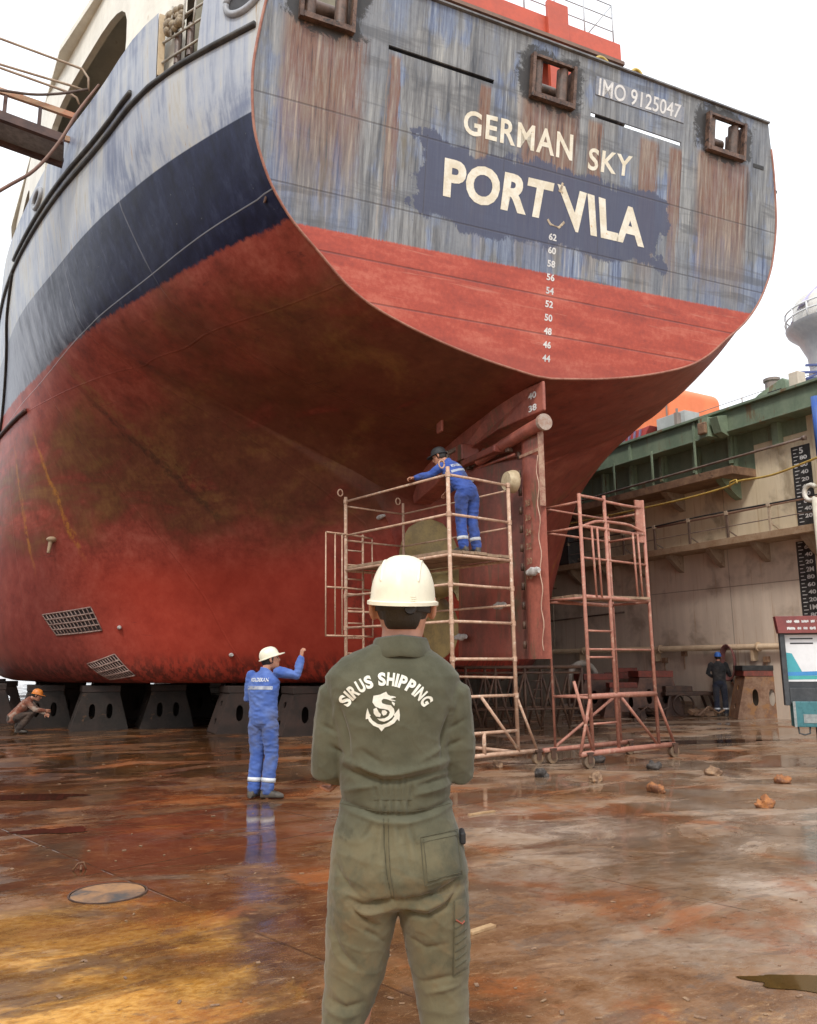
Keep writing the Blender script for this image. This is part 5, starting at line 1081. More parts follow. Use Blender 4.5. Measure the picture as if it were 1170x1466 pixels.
for pts in ([(127, 131), (127, 112), (118, 99), (100, 92), (0, 55)], [(122, 130), (100, 122), (0, 92)], [(114, 150), (110, 140), (95, 131), (0, 97)]):
    P = [gp(*q, .05) for q in pts]; P.append(ext(P[-2], P[-1])); mb = MB(); mb.chain(P, .022, n=8); mb.build('handrail', HRL, gw, True)
mb = MB(); mb.chain(smoothlist([gp(142, 122, -.1), gp(112, 160, -.2), gp(85, 203, -.25), gp(50, 243, -.3), gp(0, 273, -.35), ext(gp(50, 243, -.3), gp(0, 273, -.35))], 5), .030, n=8)
tag(mb.build('mooring_cable', worn('brown_cable', (.14, .075, .055), (.20, .11, .08), 6), None, True), 'thick brown cable curving down from the bulwark past the gangway', 'cable')
mb = MB(); mb.chain(smoothlist([gp(126, 128, -.05), gp(85, 134, -.1), (gp(45, 135, -.12)), gp(0, 129, -.12), ext(gp(45, 135, -.12), gp(0, 127, -.12))], 5), .024, n=8)
tag(mb.build('hose', worn('dark_hose', (.09, .06, .05), (.14, .10, .08), 6), None, True), 'dark hose sagging under the gangway handrails', 'hose')

# ------------------------------------------------------------------ notice board at the right edge
SB = 11.5; q = at_d(1127, 1045, SB); nb = empty('notice_board', (float(q[0]), float(q[1]), 0), -R_(YAW)-R_(12), 'dark framed notice board with red header and teal poster at the right edge', 'notice board')
z_of = lambda v: float(at_d(1135, v, SB)[2]); w_ = 1.0
BF = worn('board_frame', (.03, .035, .04), (.06, .065, .07), 4, .5, .1)
mb = MB()
for x0_, x1_, z0_, z1_ in ((.0, .07, z_of(1010), z_of(905)), (w_-.07, w_, z_of(1010), z_of(905))): mb.box(((x0_+x1_)/2, 0, (z0_+z1_)/2), (x1_-x0_, .10, z1_-z0_))
mb.box((w_/2, 0, z_of(996)), (w_-.146, .09, .22)); mb.box((w_/2, .04, (z_of(905)+z_of(985))/2), (w_-.146, .02, z_of(905)-z_of(985))); mb.build('board_frame', BF, nb, bevel=.006)
mb = MB(); mb.prism([(-.02, z_of(906)), (w_+.02, z_of(906)), (w_+.05, z_of(881)), (-.05, z_of(881))], -.10, .05, lambda x, z, a: (x, a, z)); hd = mb.build('header', worn('header_red', (.22, .05, .045), (.16, .04, .038), 4, .5), nb, bevel=.004)
for r_, zc in enumerate((z_of(889), z_of(899))):
    x = .10
    while x < .86:
        l_ = rnd.uniform(.05, .12); n_ = 9; mb = MB(); hh = [.010+.012*rnd.random() for _ in range(n_)]
        for i in range(n_): mb.add([(x+l_*i/n_, -.104, zc-hh[i]), (x+l_*(i+.8)/n_, -.104, zc-hh[i]), (x+l_*(i+.8)/n_, -.104, zc+hh[-i]), (x+l_*i/n_, -.104, zc+hh[-i])], [(0, 1, 2, 3)])
        mb.build('header_lettering', WHITE2, hd, fix=False); x += l_+.03
pa, pb = z_of(976), z_of(906)-.02
mb = MB(); mb.box((w_/2, .025, (pa+pb)/2), (w_-.16, .006, pb-pa)); po = mb.build('poster', worn('poster_white', (.74, .75, .76), (.66, .67, .68), 2, .4), nb)
def strip(pts, c_, nm='poster_print'): mb = MB(); mb.add([(x, .0205-.0005*c_[3], z) for x, z in pts], [tuple(range(len(pts)))]); mb.build(nm, worn('ink%d' % c_[3], c_[:3], tuple(x*.85 for x in c_[:3]), 3, .4), po, fix=False)
H_ = pb-pa
strip([(.085, pa+H_*.62), (.16, pa+H_*.60), (.28, pa+H_*.20), (.085, pa+H_*.20)], (.06, .35, .40, 1)); strip([(.085, pa+H_*.2), (.915, pa+H_*.24), (.915, pa+H_*.14), (.085, pa+H_*.12)], (.05, .25, .55, 2)); strip([(.085, pa+H_*.12), (.915, pa+H_*.13), (.915, pa+H_*.06), (.085, pa+H_*.04)], (.06, .38, .36, 3))
for k, zz in enumerate((.90, .80)): strip([(.15, pa+H_*zz), (.46, pa+H_*zz), (.46, pa+H_*(zz+.03)), (.15, pa+H_*(zz+.03))], (.03, .03, .035, 4+k))
mb = MB(); mb.box((w_/2+.04, 0, (z_of(1038)+z_of(1002))/2-.02), (w_-.1, .22, z_of(1002)-z_of(1038))); bx = mb.build('lower_box', worn('box_teal', (.03, .12, .14), (.05, .18, .20), 3, .3), nb, bevel=.01)
mb = MB(); mb.box((.10, -.115, (z_of(1038)+z_of(1002))/2-.02), (.035, .004, z_of(1002)-z_of(1038))); mb.box((.34, -.115, z_of(1028)), (.26, .004, .12)); mb.build('box_label', worn('box_grey', (.3, .33, .32), (.2, .22, .22), 20, .4), bx)
mb = MB(); zc = z_of(1038); mb.chain([(.14, -.05, zc), (.15, -.05, zc-.11), (.22, -.05, zc-.13), (.29, -.05, zc-.11), (.30, -.05, zc)], .012, n=6); mb.build('handle', BF, bx, True)
for x_ in (.45, .92): mb = MB(); mb.box((x_, .12, z_of(905)/2), (.06, .06, z_of(905))); mb.build('leg', BF, nb)
# ------------------------------------------------------------------ people
def cloth(name, c1, c2, dirt=None, sc=5, dirtz=None):
    t = MT(name, .85, 0, .25); n1 = t.noise(None, sc, 6, .62); n2 = t.noise(None, 3.0, 5, .6, .4); w = t.noise(None, 260, 2, .6); wr = t.noise(t.scl(1, 1, .55), 9, 5, .6, .5)
    c = t.mix(t.step(t.ma('ADD', t.ma('MULTIPLY', n1, .6), t.ma('MULTIPLY', n2, .4)), .36, .64), c1, c2)
    if dirt is not None:
        k = t.step(n2, .46, .66)
        if dirtz is not None: k = t.ma('MULTIPLY', k, t.step(t.xyz()[2], dirtz[0], dirtz[1]))
        c = t.mix(t.ma('MULTIPLY', k, .75), c, dirt)
    t.col(c); t.bump(t.ma('ADD', t.ma('MULTIPLY', wr, 1.0), t.ma('MULTIPLY', w, .06)), .35, .012)
    t.b.inputs['Sheen Weight'].default_value = .12
    return t.m
def skin_mat(name, c=(.46, .22, .14)):
    t = MT(name, .5, 0, .4); n = t.noise(None, 22, 5, .6)
    t.col(t.mix(t.step(n, .35, .65), c, tuple(x*.78 for x in c))); t.b.inputs['Subsurface Weight'].default_value = .12; t.b.inputs['Subsurface Radius'].default_value = (.02, .008, .004)
    t.bump(t.noise(None, 130, 3), .12, .003); return t.m
SKIN = skin_mat('skin')
HAIR = MT('dark_hair', .55); _v = HAIR.noise(HAIR.scl(60, 60, 8), 4, 4, .7); HAIR.col(HAIR.mix(_v, (.006, .005, .0045), (.03, .024, .019))); HAIR.bump(_v, .6, .004); HAIR = HAIR.m
def plastic(name, c, rough=.32):
    t = MT(name, rough); n = t.noise(None, 14, 5, .65); n2 = t.noise(t.scl(1, 1, 3), 30, 6, .75, 1.0); n3 = t.noise(None, 5, 6, .7); t.col(t.mix(t.ma('MULTIPLY', t.step(n2, .60, .70), t.ma('MULTIPLY', t.step(n3, .45, .6), .55)), t.mix(t.step(n, .3, .75), c, tuple(x*.84 for x in c)), tuple(x*.45 for x in c))); t.rough(t.ma('ADD', rough-.05, t.ma('MULTIPLY', n, .22))); return t.m
HATW = plastic('hat_cream_white', (.80, .76, .60)); HATB = plastic('hat_blue', (.05, .17, .55)); HATO = plastic('hat_orange', (.75, .24, .04)); HATK = plastic('cap_black', (.012, .012, .014), .6)
BOOT = worn('boot_leather', (.035, .03, .026), (.10, .085, .07), 14, .6, .2, (.16, .13, .10), bump=.3)
REFL = worn('reflective_tape', (.62, .64, .66), (.5, .52, .54), 20, .35)

def lerp(a, b, t): return Vector(a)*(1-t)+Vector(b)*t
def hand(mb, wr, d, palm, side, curl=.5, s=1.0, thumb=1):
    """palm plus five separate bent fingers; d points along the hand, palm is the palm normal, thumb side = side*thumb"""
    d = Vector(d).normalized(); palm = Vector(palm); palm = (palm-d*palm.dot(d)).normalized(); sd = d.cross(palm)*thumb; wr = Vector(wr)
    K = wr+d*.092*s
    mb.chain([wr-d*.02*s, wr+d*.03*s, wr+d*.07*s, K], [(.026*s, .019*s), (.036*s, .018*s), (.041*s, .016*s), (.039*s, .013*s)], side=tuple(sd), n=12)
    for i, (L, off) in enumerate(((.074, .030), (.082, .0105), (.076, -.010), (.060, -.0295))):
        p = K+sd*off*s-d*.008*s; pts = [p]; a = curl*(.45+.05*i)
        for k, q in enumerate((.45, .31, .24)):
            v = d*math.cos(a)+palm*math.sin(a)+sd*(.05*(1.5-i)); p = p+v.normalized()*L*q*s; pts.append(p); a += curl*(.85+.1*i)
        mb.chain(pts, [.0092*s, .0088*s, .0080*s, .0066*s], n=8, round_caps=True)
    p = wr+d*.025*s+sd*.028*s; t1 = p+(d*.55+sd*.62+palm*.35).normalized()*.042*s; t2 = t1+(d*.8+sd*.2+palm*(.3+.4*curl)).normalized()*.034*s
    mb.chain([p, t1, t2], [.013*s, .0105*s, .0082*s], n=8, round_caps=True)
def head_mesh(mb, c, f, up, s=1.0):
    f = Vector(f).normalized(); up = Vector(up); up = (up-f*up.dot(f)).normalized(); r = f.cross(up)
    M = Matrix((r, f, up)).transposed(); c = Vector(c)
    prof = [(-.118, .030, .042, .038), (-.108, .046, .062, .028), (-.085, .056, .078, .014), (-.05, .065, .088, .004), (-.01, .072, .095, -.002), (.03, .076, .099, -.006), (.065, .073, .094, -.008), (.095, .058, .075, -.008), (.113, .034, .045, -.006)]
    rings = [[c+M @ Vector((a*math.cos(2*math.pi*k/20)*s, (b*math.sin(2*math.pi*k/20)+o)*s, z*s)) for k in range(20)] for z, a, b, o in prof]
    mb.loft(rings)
    P = lambda x, y, z: c+M @ Vector((x*s, y*s, z*s))
    mb.chain([P(0, .088, .016), P(0, .106, -.018), P(0, .112, -.034), P(0, .092, -.044)], [(.009*s, .012*s), (.012*s, .014*s), (.015*s, .012*s), (.012*s, .008*s)], side=tuple(r), n=8, round_caps=True)      # nose
    mb.chain([P(-.045, .078, .026), P(0, .091, .026), P(.045, .078, .026)], .010*s, n=8, round_caps=True)                              # brow
    mb.chain([P(-.022, .083, -.064), P(0, .093, -.064), P(.022, .083, -.064)], .008*s, n=8, round_caps=True)                            # lips
    mb.ball(P(0, .074, -.098), (.02*s, .018*s, .016*s), 8, 6)                                                                          # chin
    for e in (-1, 1):
        pts = [P(e*(.074+.012*math.sin(a)), -.006-.017*math.cos(a)*1.0, -.006+.033*math.sin(a*.0+0)+.030*math.cos(a-1.57)) for a in [0, .8, 1.6, 2.4, 3.14]]
        mb.ball(P(e*.084, -.012, -.006), (.010*s, .020*s, .034*s), 10, 8, Matrix.Rotation(e*.75, 3, up) @ M)
        mb.chain([P(e*.088, .006, .022), P(e*.092, -.016, .024), P(e*.092, -.028, .004), P(e*.086, -.018, -.028)], .006*s, n=6, round_caps=True)
    return M, c, P
def hat(par, c, f, up, mat, s=1.0, name='hard_hat', w=.112, l=.145, h=.135, drop=.012):
    f = Vector(f).normalized(); up = Vector(up); up = (up-f*up.dot(f)).normalized(); r = f.cross(up); M = Matrix((r, f, up)).transposed(); c = Vector(c)
    rings = []; N = 48
    def ring(z, k, bulge=0.0, brim=0.0):
        out = []
        for i in range(N):
            a = 2*math.pi*i/N; ca, sa = math.cos(a), math.sin(a); b = brim*max(0, sa)**2*3.2+brim*.75
            rid = 1+bulge*(max(0, 1-abs(ca)/.20)**1.0 if abs(ca) < .20 else 0)*.030
            out.append(c+M @ Vector(((w*k+b*.55)*ca*s*rid, (l*k+b)*sa*s*rid-.004*s, (z+bulge*.004-.010*brim*20*max(0, sa)**2-(.012*(sa < 0)*abs(sa) if z < .01 else 0))*s)))
        return out
    rings = [ring(-.004, .94, 0, .0), ring(-.006, 1.0, 0, .020), ring(.004, 1.0, 0, .020), ring(.008, .985, 0, .002)]
    for i in range(1, 12):
        th = math.pi/2*i/12; rings.append(ring(.008+(h-.008)*math.sin(th), .985*math.cos(th)**.78, 1.0))
    rings.append(ring(h, .03, 1.0))
    mb = MB(); mb.loft(rings); o = mb.build(name, mat, par, 42)
    _b = bmesh.new(); _b.from_mesh(o.data); HBV = BVHTree.FromBMesh(_b); _b.free()
    mb = MB()
    for sx in (-.45, .45):     # raised reinforcing ribs running front to back
        pts = []
        for i in range(25):
            t = R_(-66+132*i/24); o3 = c+M @ Vector((w*sx*.8*s, 0, .01)); dv = M @ Vector((sx*.35, math.sin(t), math.cos(t))); hh = HBV.ray_cast(o3+dv*.5, -dv.normalized())
            if hh[0] is not None: pts.append(hh[0])
        if len(pts) > 3: mb.chain(pts, [(.005*s, .0022*s)]*len(pts), side=tuple(r), n=6, round_caps=True)
    mb.build('hat_rib', mat, o, True)
    return o, M, c

def figure(label, loc, yaw, J, suit, hatmat, group='people at work in the dock', size=1.0, hs=1.0, vox=.0095, wrinkle=.011, pants=None, bands=True, text=None, strip=False, hatname='hard_hat', boots=BOOT, cuff=None):
    root = empty('person', loc, yaw, label, 'person', group); root.scale = (size, size, size)
    pel, chest, neck, head = (Vector(J[k]) for k in ('pel', 'chest', 'neck', 'head')); sd = Vector(J.get('side', (1, 0, 0))); hsd = Vector(J.get('hside', (1, 0, 0)))
    f = Vector(J['face']); up = Vector(J.get('up', (0, 0, 1)))
    def torso(mb, k):
        a = lerp(pel, chest, .33); b = lerp(pel, chest, .66); c2 = lerp(chest, neck, .45); c3 = lerp(chest, neck, .78)
        mb.chain([pel-Vector((0, 0, .15)), pel-Vector((0, 0, .09)), pel, a, b, chest, c2, c3, neck], [(.10*k, .07*k), (.160*k, .110*k), (.176*k, .122*k), (.165*k, .115*k), (.172*k, .115*k), (.195*k, .12*k), (.19*k, .11*k), (.13*k, .085*k), (.062*k, .062*k)], side=tuple((sd+hsd)/2), n=18)
    body = MB(); torso(body, .86)
    body.chain([lerp(neck, head, -.25), lerp(neck, head, .2), lerp(neck, head, .75)], [.062, .054, .052], n=12)
    M, hc, P = head_mesh(body, head, f, up, hs)
    for q in 'LR':
        sh, el, wr = (Vector(p) for p in J['arm'+q]); body.chain([sh, lerp(sh, el, .5), el, lerp(el, wr, .35), wr], [.046, .043, .036, .037, .026], n=10, round_caps=True)
        hd = J.get('hand'+q, {}); d = hd.get('d', (wr-el)); hand(body, wr, d, hd.get('palm', (0, 1, 0)), None, hd.get('curl', .45), 1.0, hd.get('thumb', 1))
        hp, kn, an = (Vector(p) for p in J['leg'+q]); body.chain([hp, lerp(hp, kn, .5), kn, lerp(kn, an, .35), an, an-Vector((0, 0, .05))], [.080, .070, .052, .052, .036, .036], n=10, round_caps=True)
    me = fuse(body, .0075, 3, .5); bo = link('body', me, SKIN, root, True)
    for e in (-1, 1): mb = MB(); mb.ball(P(e*.031, .083, .006), .0095*hs, 10, 8); mb.build('eye', BOOT, bo, True)
    # clothing
    def dress(mbx, vox, mat, name, amp):
        me = fuse(mbx, vox, 4, .5)
        for v in me.vertices:
            n = v.normal; w = v.co; k = (1-abs(noise.noise(Vector((w.x*9+w.z*5, w.y*9, w.z*15))))*2.2)*.6+noise.noise(Vector((w.x*20+5, w.y*20, w.z*38)))*.4
            v.co = w+n*amp*(k-.15)
        return link(name, me, mat, root, True)
    up_ = MB(); lo_ = MB() if pants is not None else up_
    torso(up_, 1.06)
    up_.chain([lerp(neck, head, -.2), lerp(neck, head, .12)], [.078, .070], n=14)
    for q in 'LR':
        sh, el, wr = (Vector(p) for p in J['arm'+q]); w2 = lerp(el, wr, .93 if cuff is None else cuff)
        up_.chain([sh, lerp(sh, el, .5), el, lerp(el, w2, .5), w2], [.066, .062, .056, .053, .042], n=12, round_caps=True)
        hp, kn, an = (Vector(p) for p in J['leg'+q]); an2 = an+Vector((0, 0, .02))
        lo_.chain([hp+Vector((0, 0, .05)), lerp(hp, kn, .12), lerp(hp, kn, .5), kn, lerp(kn, an2, .5), an2], [(.075, .08), (.098, .104), .092, .080, .078, .074], n=14, round_caps=True)
    if pants is not None:
        lo_.chain([pel-Vector((0, 0, .15)), pel-Vector((0, 0, .08)), pel, lerp(pel, chest, .2)], [(.11, .08), (.17, .12), (.185, .132), (.172, .122)], side=tuple(hsd), n=18)
        dress(lo_, vox, pants, 'trousers', wrinkle)
    su = dress(up_, vox, suit, 'coverall' if pants is None else 'jacket', wrinkle)
    for q in 'LR':
        hp, kn, an = (Vector(p) for p in J['leg'+q]); t = Vector(J.get('toe'+q, (0, 1, 0))).normalized(); mb = MB(); g = Vector((an.x, an.y, an.z-.075))
        s_ = t.cross(Vector((0, 0, 1)))
        rings = []
        for x_, w_, h_ in ((-.075, .030, .05), (-.06, .043, .10), (-.02, .046, .13), (.04, .046, .10), (.10, .050, .075), (.155, .047, .060), (.19, .028, .040)):
            rings.append([g+t*x_+s_*w_*math.copysign(abs(math.cos(a))**.7, math.cos(a))+Vector((0, 0, h_*(.5+.5*math.copysign(abs(math.sin(a))**.8, math.sin(a))))) for a in [2*math.pi*i/14 for i in range(14)]])
        mb.loft(rings); mb.chain([an+Vector((0, 0, -.03)), an+Vector((0, 0, .07))], [.05, .052], n=12); mb.build('boot', boots, root, 50)
        if bands:
            c0 = lerp(an, kn, .32); ax = (kn-an).normalized(); mb = MB(); mb.chain([c0-ax*.024, c0+ax*.024], [.0835, .0835], n=20); mb.build('reflective_band', REFL, su, True)
    # hair and hat
    mb = MB(); rings = []
    for z, k in ((-.055, .78), (-.04, .92), (-.01, 1.03), (.03, 1.06), (.06, 1.05), (.09, .9), (.115, .55), (.124, .1)):
        ring = []
        for i in range(24):
            a = 2*math.pi*i/24; sa = math.sin(a); zz = z if sa < .35 else max(z, .045+.03*sa*0)
            ring.append(P(.075*k*math.cos(a), .098*k*sa-.010-(.02 if sa > .5 else 0), zz))
        rings.append(ring)
    mb.loft(rings); mb.build('hair', HAIR, bo, True)
    if hatmat is not None: hat(root, P(0, 0, .034), M @ Vector((0, 1, .06)), M @ Vector((0, -.06, 1)), hatmat, hs*.93, hatname, w=.104, l=.128, h=.125)
    # lettering and stripe lie on the cloth
    bm = bmesh.new(); bm.from_mesh(su.data); T = BVHTree.FromBMesh(bm); bm.free()
    bd = Vector(J.get('back', (0, -1, 0))).normalized(); bu = (Vector(neck)-Vector(pel)).normalized(); br = bd.cross(bu).normalized()*-1
    def onback(x, y, off=.003):
        o = lerp(pel, chest, 1)+bu*y+br*x+bd*.6; h = T.ray_cast(o, -bd)
        return (h[0]+bd*off) if h[0] is not None else o-bd*.45
    if text:
        V, F, asp = text2d(text, .03); mb = MB(); mb.add([onback((u-.5)*.24, .075+.045*w) for u, w in V], F); mb.build('back_lettering', REFL, su, fix=False)
    if strip:
        mb = MB(); n_ = 16; vs = [onback(-.17+.34*i/n_, y, .004) for y in (-.015, .025) for i in range(n_+1)]
        mb.add(vs, [(i, i+1, n_+2+i, n_+1+i) for i in range(n_)]); mb.build('back_stripe', worn('grey_tape', (.30, .34, .45), (.42, .45, .5), 20, .4), su)
    return root, bo, su

# worker in blue by the hull, right arm raised, looking up to the right
BLUE = cloth('royal_blue_cotton', (.045, .095, .32), (.095, .16, .41), (.085, .08, .09), 6, (1.15, .85))
q = at_z(374, 1143, 0)
figure('man in blue overalls and white hard hat reaching up beside the hull', (float(q[0]), float(q[1]), 0), -R_(YAW)-R_(22), dict(
    pel=(0, 0, .93), chest=(-.01, .0, 1.24), neck=(.0, .03, 1.45), head=(.03, .07, 1.575), face=(.72, .68, .24), up=(-.15, -.15, 1), side=(.98, -.05, .12), back=(0, -1, .05),
    armL=[(-.18, 0, 1.385), (-.235, .03, 1.12), (-.12, .22, 1.06)], armR=[(.18, .02, 1.43), (.37, .12, 1.39), (.40, .16, 1.60)], handR=dict(d=(.10, .1, 1), palm=(.5, .8, 0), curl=1.5), handL=dict(palm=(0, 0, 1), curl=.8),
    legL=[(-.095, 0, .86), (-.085, .02, .47), (-.085, -.03, .085)], legR=[(.095, 0, .86), (.105, .03, .47), (.09, -.02, .085)], toeL=(.1, 1, 0), toeR=(.95, .45, 0)),
    BLUE, HATW, text='KOLDEKAN', strip=True)
# worker on the scaffold leaning over the rail
BLUE2 = cloth('deep_blue_cotton', (.028, .066, .28), (.055, .105, .36), (.035, .038, .06), 6)
figure('man in blue overalls leaning on the rail of the scaffold platform', (5.93, 10.80, PFZ+.012), -R_(YAW)+R_(35), dict(
    pel=(.0, 0, .92), chest=(-.10, .16, 1.19), neck=(-.17, .25, 1.37), head=(-.24, .34, 1.46), face=(-.55, .8, -.35), up=(-.2, .3, 1), side=(.93, .2, -.14), back=(.15, -1, .30),
    armL=[(-.30, .20, 1.28), (-.42, .33, 1.16), (-.60, .46, 1.12)], armR=[(.05, .27, 1.30), (.16, .40, 1.12), (.10, .58, 1.02)], handL=dict(d=(-.8, .4, -.1), palm=(.1, -.2, -1), curl=1.2, thumb=1), handR=dict(palm=(0, 0, -1), curl=.9),
    legL=[(-.10, 0, .86), (-.10, .03, .47), (-.10, -.02, .085)], legR=[(.10, 0, .86), (.115, .03, .47), (.14, -.02, .085)], toeL=(-.2, 1, 0), toeR=(.2, 1, 0)),
    BLUE2, HATK, text='KOLDEKAN', strip=True, hatname='cap', boots=BOOT, size=1.08)
# man in black with a blue hard hat by the wall
BLACKC = cloth('black_cotton', (.016, .016, .018), (.035, .034, .036), (.06, .055, .05), 6); NAVYC = cloth('navy_trousers', (.014, .018, .035), (.03, .035, .055), (.06, .055, .05), 6)
q = at_z(1034, 1026, 0)
figure('man in black jacket and blue hard hat standing by the dock wall', (float(q[0]), float(q[1]), 0), -R_(YAW)-R_(14), dict(
    pel=(0, 0, .97), chest=(0, .0, 1.30), neck=(0, .02, 1.52), head=(.01, .05, 1.655), face=(.05, 1, -.05), 
    armL=[(-.20, 0, 1.46), (-.30, .0, 1.20), (-.16, .16, 1.10)], armR=[(.20, 0, 1.46), (.28, .02, 1.20), (.35, .12, .98)], handR=dict(d=(.3, .1, -1), palm=(-1, 0, 0)), handL=dict(palm=(0, 0, 1)),
    legL=[(-.10, 0, .9), (-.11, .02, .49), (-.11, 0, .085)], legR=[(.10, 0, .9), (.12, .02, .49), (.12, 0, .085)], toeL=(-.15, 1, 0), toeR=(.2, 1, 0)),
    BLACKC, HATB, pants=NAVYC, vox=.013)
# man in black beyond the rudder
q = at_z(737, 1019, 0)
figure('man in all black clothes standing beyond the rudder behind the tan scaffold', (float(q[0]), float(q[1]), 0), R_(40), dict(
    pel=(0, 0, .95), chest=(0, .02, 1.27), neck=(0, .04, 1.48), head=(0, .08, 1.61), face=(0, 1, -.2), armL=[(-.2, 0, 1.42), (-.26, .05, 1.16), (-.22, .25, 1.05)], armR=[(.2, 0, 1.42), (.26, .05, 1.16), (.2, .25, 1.08)], handL=dict(palm=(1, 0, 0)), handR=dict(palm=(-1, 0, 0), thumb=-1),
    legL=[(-.10, 0, .88), (-.12, .05, .48), (-.13, .0, .085)], legR=[(.10, 0, .88), (.12, .04, .48), (.13, -.05, .085)]), BLACKC, HATK, pants=BLACKC, bands=False, vox=.013, hatname='cap')
# crouching man with the orange helmet under the hull
BROWNC = cloth('brown_red_jacket', (.16, .05, .03), (.24, .09, .05), (.40, .36, .30), 7)
q = at_z(20, 1050, 0)
figure('crouching man in an orange hard hat and reddish jacket under the hull', (float(q[0]), float(q[1]), 0), R_(-95), dict(
    pel=(0, -.05, .36), chest=(0, .17, .60), neck=(0, .30, .76), head=(0, .42, .84), face=(0, .9, -.3), up=(0, .4, 1), armL=[(-.18, .24, .70), (-.22, .42, .52), (-.15, .60, .42)], armR=[(.18, .24, .70), (.22, .42, .52), (.15, .62, .50)], handL=dict(palm=(1, 0, 0)), handR=dict(palm=(-1, 0, 0), thumb=-1), back=(0, -.8, .6),
    legL=[(-.10, -.02, .34), (-.15, .36, .44), (-.13, .08, .085)], legR=[(.10, -.02, .34), (.16, .36, .44), (.13, .10, .085)]), BROWNC, HATO, pants=cloth('dark_trousers', (.04, .03, .025), (.09, .06, .045)), bands=False, vox=.013)
# ------------------------------------------------------------------ the man in the foreground
FD = 2.42
OLV = None
def fx(u): return (u-567)/FPX*FD*1.0
q0 = at_d(567, 950, FD); MX, MY = float(q0[0]), float(q0[1])
man = empty('person', (MX, MY, 0), -R_(YAW), 'big foreground man in olive overalls and cream hard hat, arms folded, back turned', 'person')
_inv = Matrix.Rotation(R_(YAW), 3, 'Z')
def L(u, v, y=0.0):
    """pixel -> the man's own frame at depth y behind/before his mid plane (x right, y away, z up)"""
    n = np.array([math.sin(_a), math.cos(_a), 0]); p = on_plane(u, v, np.array([MX, MY, 0])+n*y, n); w = _inv @ Vector((float(p[0]-MX), float(p[1]-MY), 0)); return Vector((w.x, y, float(p[2])))
def olive():
    t = MT('olive_cotton_twill', .88, 0, .2); x, y, z = t.xyz()
    n1 = t.noise(None, 4.5, 6, .62); n2 = t.noise(None, 11, 6, .65, .3); w = t.noise(None, 420, 2, .6); wr = t.noise(t.scl(1, 1, .6), 14, 5, .6, .7)
    c = t.mix(t.step(n1, .36, .64), (.060, .060, .038), (.094, .093, .061))
    # seat and thighs are bleached and dusty, knees greenish
    k = t.ma('MULTIPLY', t.step(t.ma('ADD', z, t.ma('MULTIPLY', t.ma('SUBTRACT', n2, .5), .16)), 1.10, 1.02), t.step(n1, .34, .60)); c = t.mix(t.ma('MULTIPLY', k, .85), c, (.140, .122, .070))
    k = t.ma('MULTIPLY', t.band(z, .80, .10, .16), t.step(n2, .46, .66)); c = t.mix(t.ma('MULTIPLY', k, .6), c, (.165, .120, .062))
    c = t.mix(t.ma('MULTIPLY', t.step(n2, .60, .72), .35), c, (.040, .040, .026))
    t.col(c); t.bump(t.ma('ADD', t.ma('MULTIPLY', wr, 1.0), t.ma('MULTIPLY', w, .10)), .40, .010); t.b.inputs['Sheen Weight'].default_value = .15; return t.m
OLV = olive()
# ---- body (skin, continuous) hidden mostly by the clothes
hc = Vector((L(577, 880).x, .02, L(577, 868).z)); nk = Vector((L(574, 925).x, -.01, L(574, 935).z))
body = MB()
body.chain([(0, .01, .87), (0, .01, .95), (0, .01, 1.08), (0, .01, 1.22), (0, 0, 1.38), (0, -.0, 1.47), nk], [(.10, .06), (.14, .085), (.125, .07), (.13, .085), (.16, .095), (.14, .09), (.058, .06)], side=(1, 0, 0), n=18)
body.chain([nk-Vector((0, 0, .06)), nk, lerp(nk, hc, .5), lerp(nk, hc, .85)], [(.068, .066), (.063, .062), (.060, .062), (.062, .066)], side=(1, 0, 0), n=18)
HM, HC_, HP = head_mesh(body, hc, (.04, 1, .02), (0, 0, 1), 1.06)
ARM = {'L': [(-.170, .00, 1.425), (-.198, .012, 1.215), (-.080, .205, 1.22)], 'R': [(.160, .00, 1.425), (.180, .02, 1.215), (.06, .235, 1.255)]}
for k_, (sh, el, wr) in ARM.items():
    body.chain([sh, lerp(sh, el, .5), el, lerp(el, wr, .4), wr], [.050, .048, .040, .041, .030], n=12, round_caps=True)
hand(body, ARM['L'][2], (.75, .05, .12), (0, -1, .1), None, .5, 1.0, 1); hand(body, ARM['R'][2], (-.95, -.28, -.12), (.0, -1, 0), None, .35, 1.0, -1)
# fingertips of the right hand come round the left elbow
pw = Vector((-.205, .085, 1.205))
for i in range(4):
    y_ = .085-.0185*i; x0 = -.150; body.chain([(x0, y_+.02, 1.195), (-.178, y_+.012, 1.170), (-.200, y_, 1.150), (-.222, y_-.004, 1.156+.002*i)], [.0092, .009, .0086, .0072], n=8, round_caps=True)
body.chain([(.05, .235, 1.25), (-.08, .17, 1.215), (-.155, .085, 1.190)], [(.030, .026), (.034, .024), (.038, .016)], n=10, round_caps=True)
LEG = {'L': [(-.098, 0, .86), (-.145, .0, .47), (-.165, -.02, .09)], 'R': [(.112, 0, .86), (.135, .0, .47), (.165, -.02, .09)]}
for hp, kn, an in LEG.values(): body.chain([hp, lerp(hp, kn, .5), kn, lerp(kn, an, .35), an, (an[0], an[1], .04)], [.085, .073, .055, .055, .038, .036], n=12, round_caps=True)
SKIN2 = skin_mat('tanned_skin', (.50, .25, .17))
bo = link('body', fuse(body, .0058, 3, .5), SKIN2, man, True)
for e in (-1, 1): mb = MB(); mb.ball(HP(e*.031, .083, .006), .010, 10, 8); mb.build('eye', BOOT, bo, True)
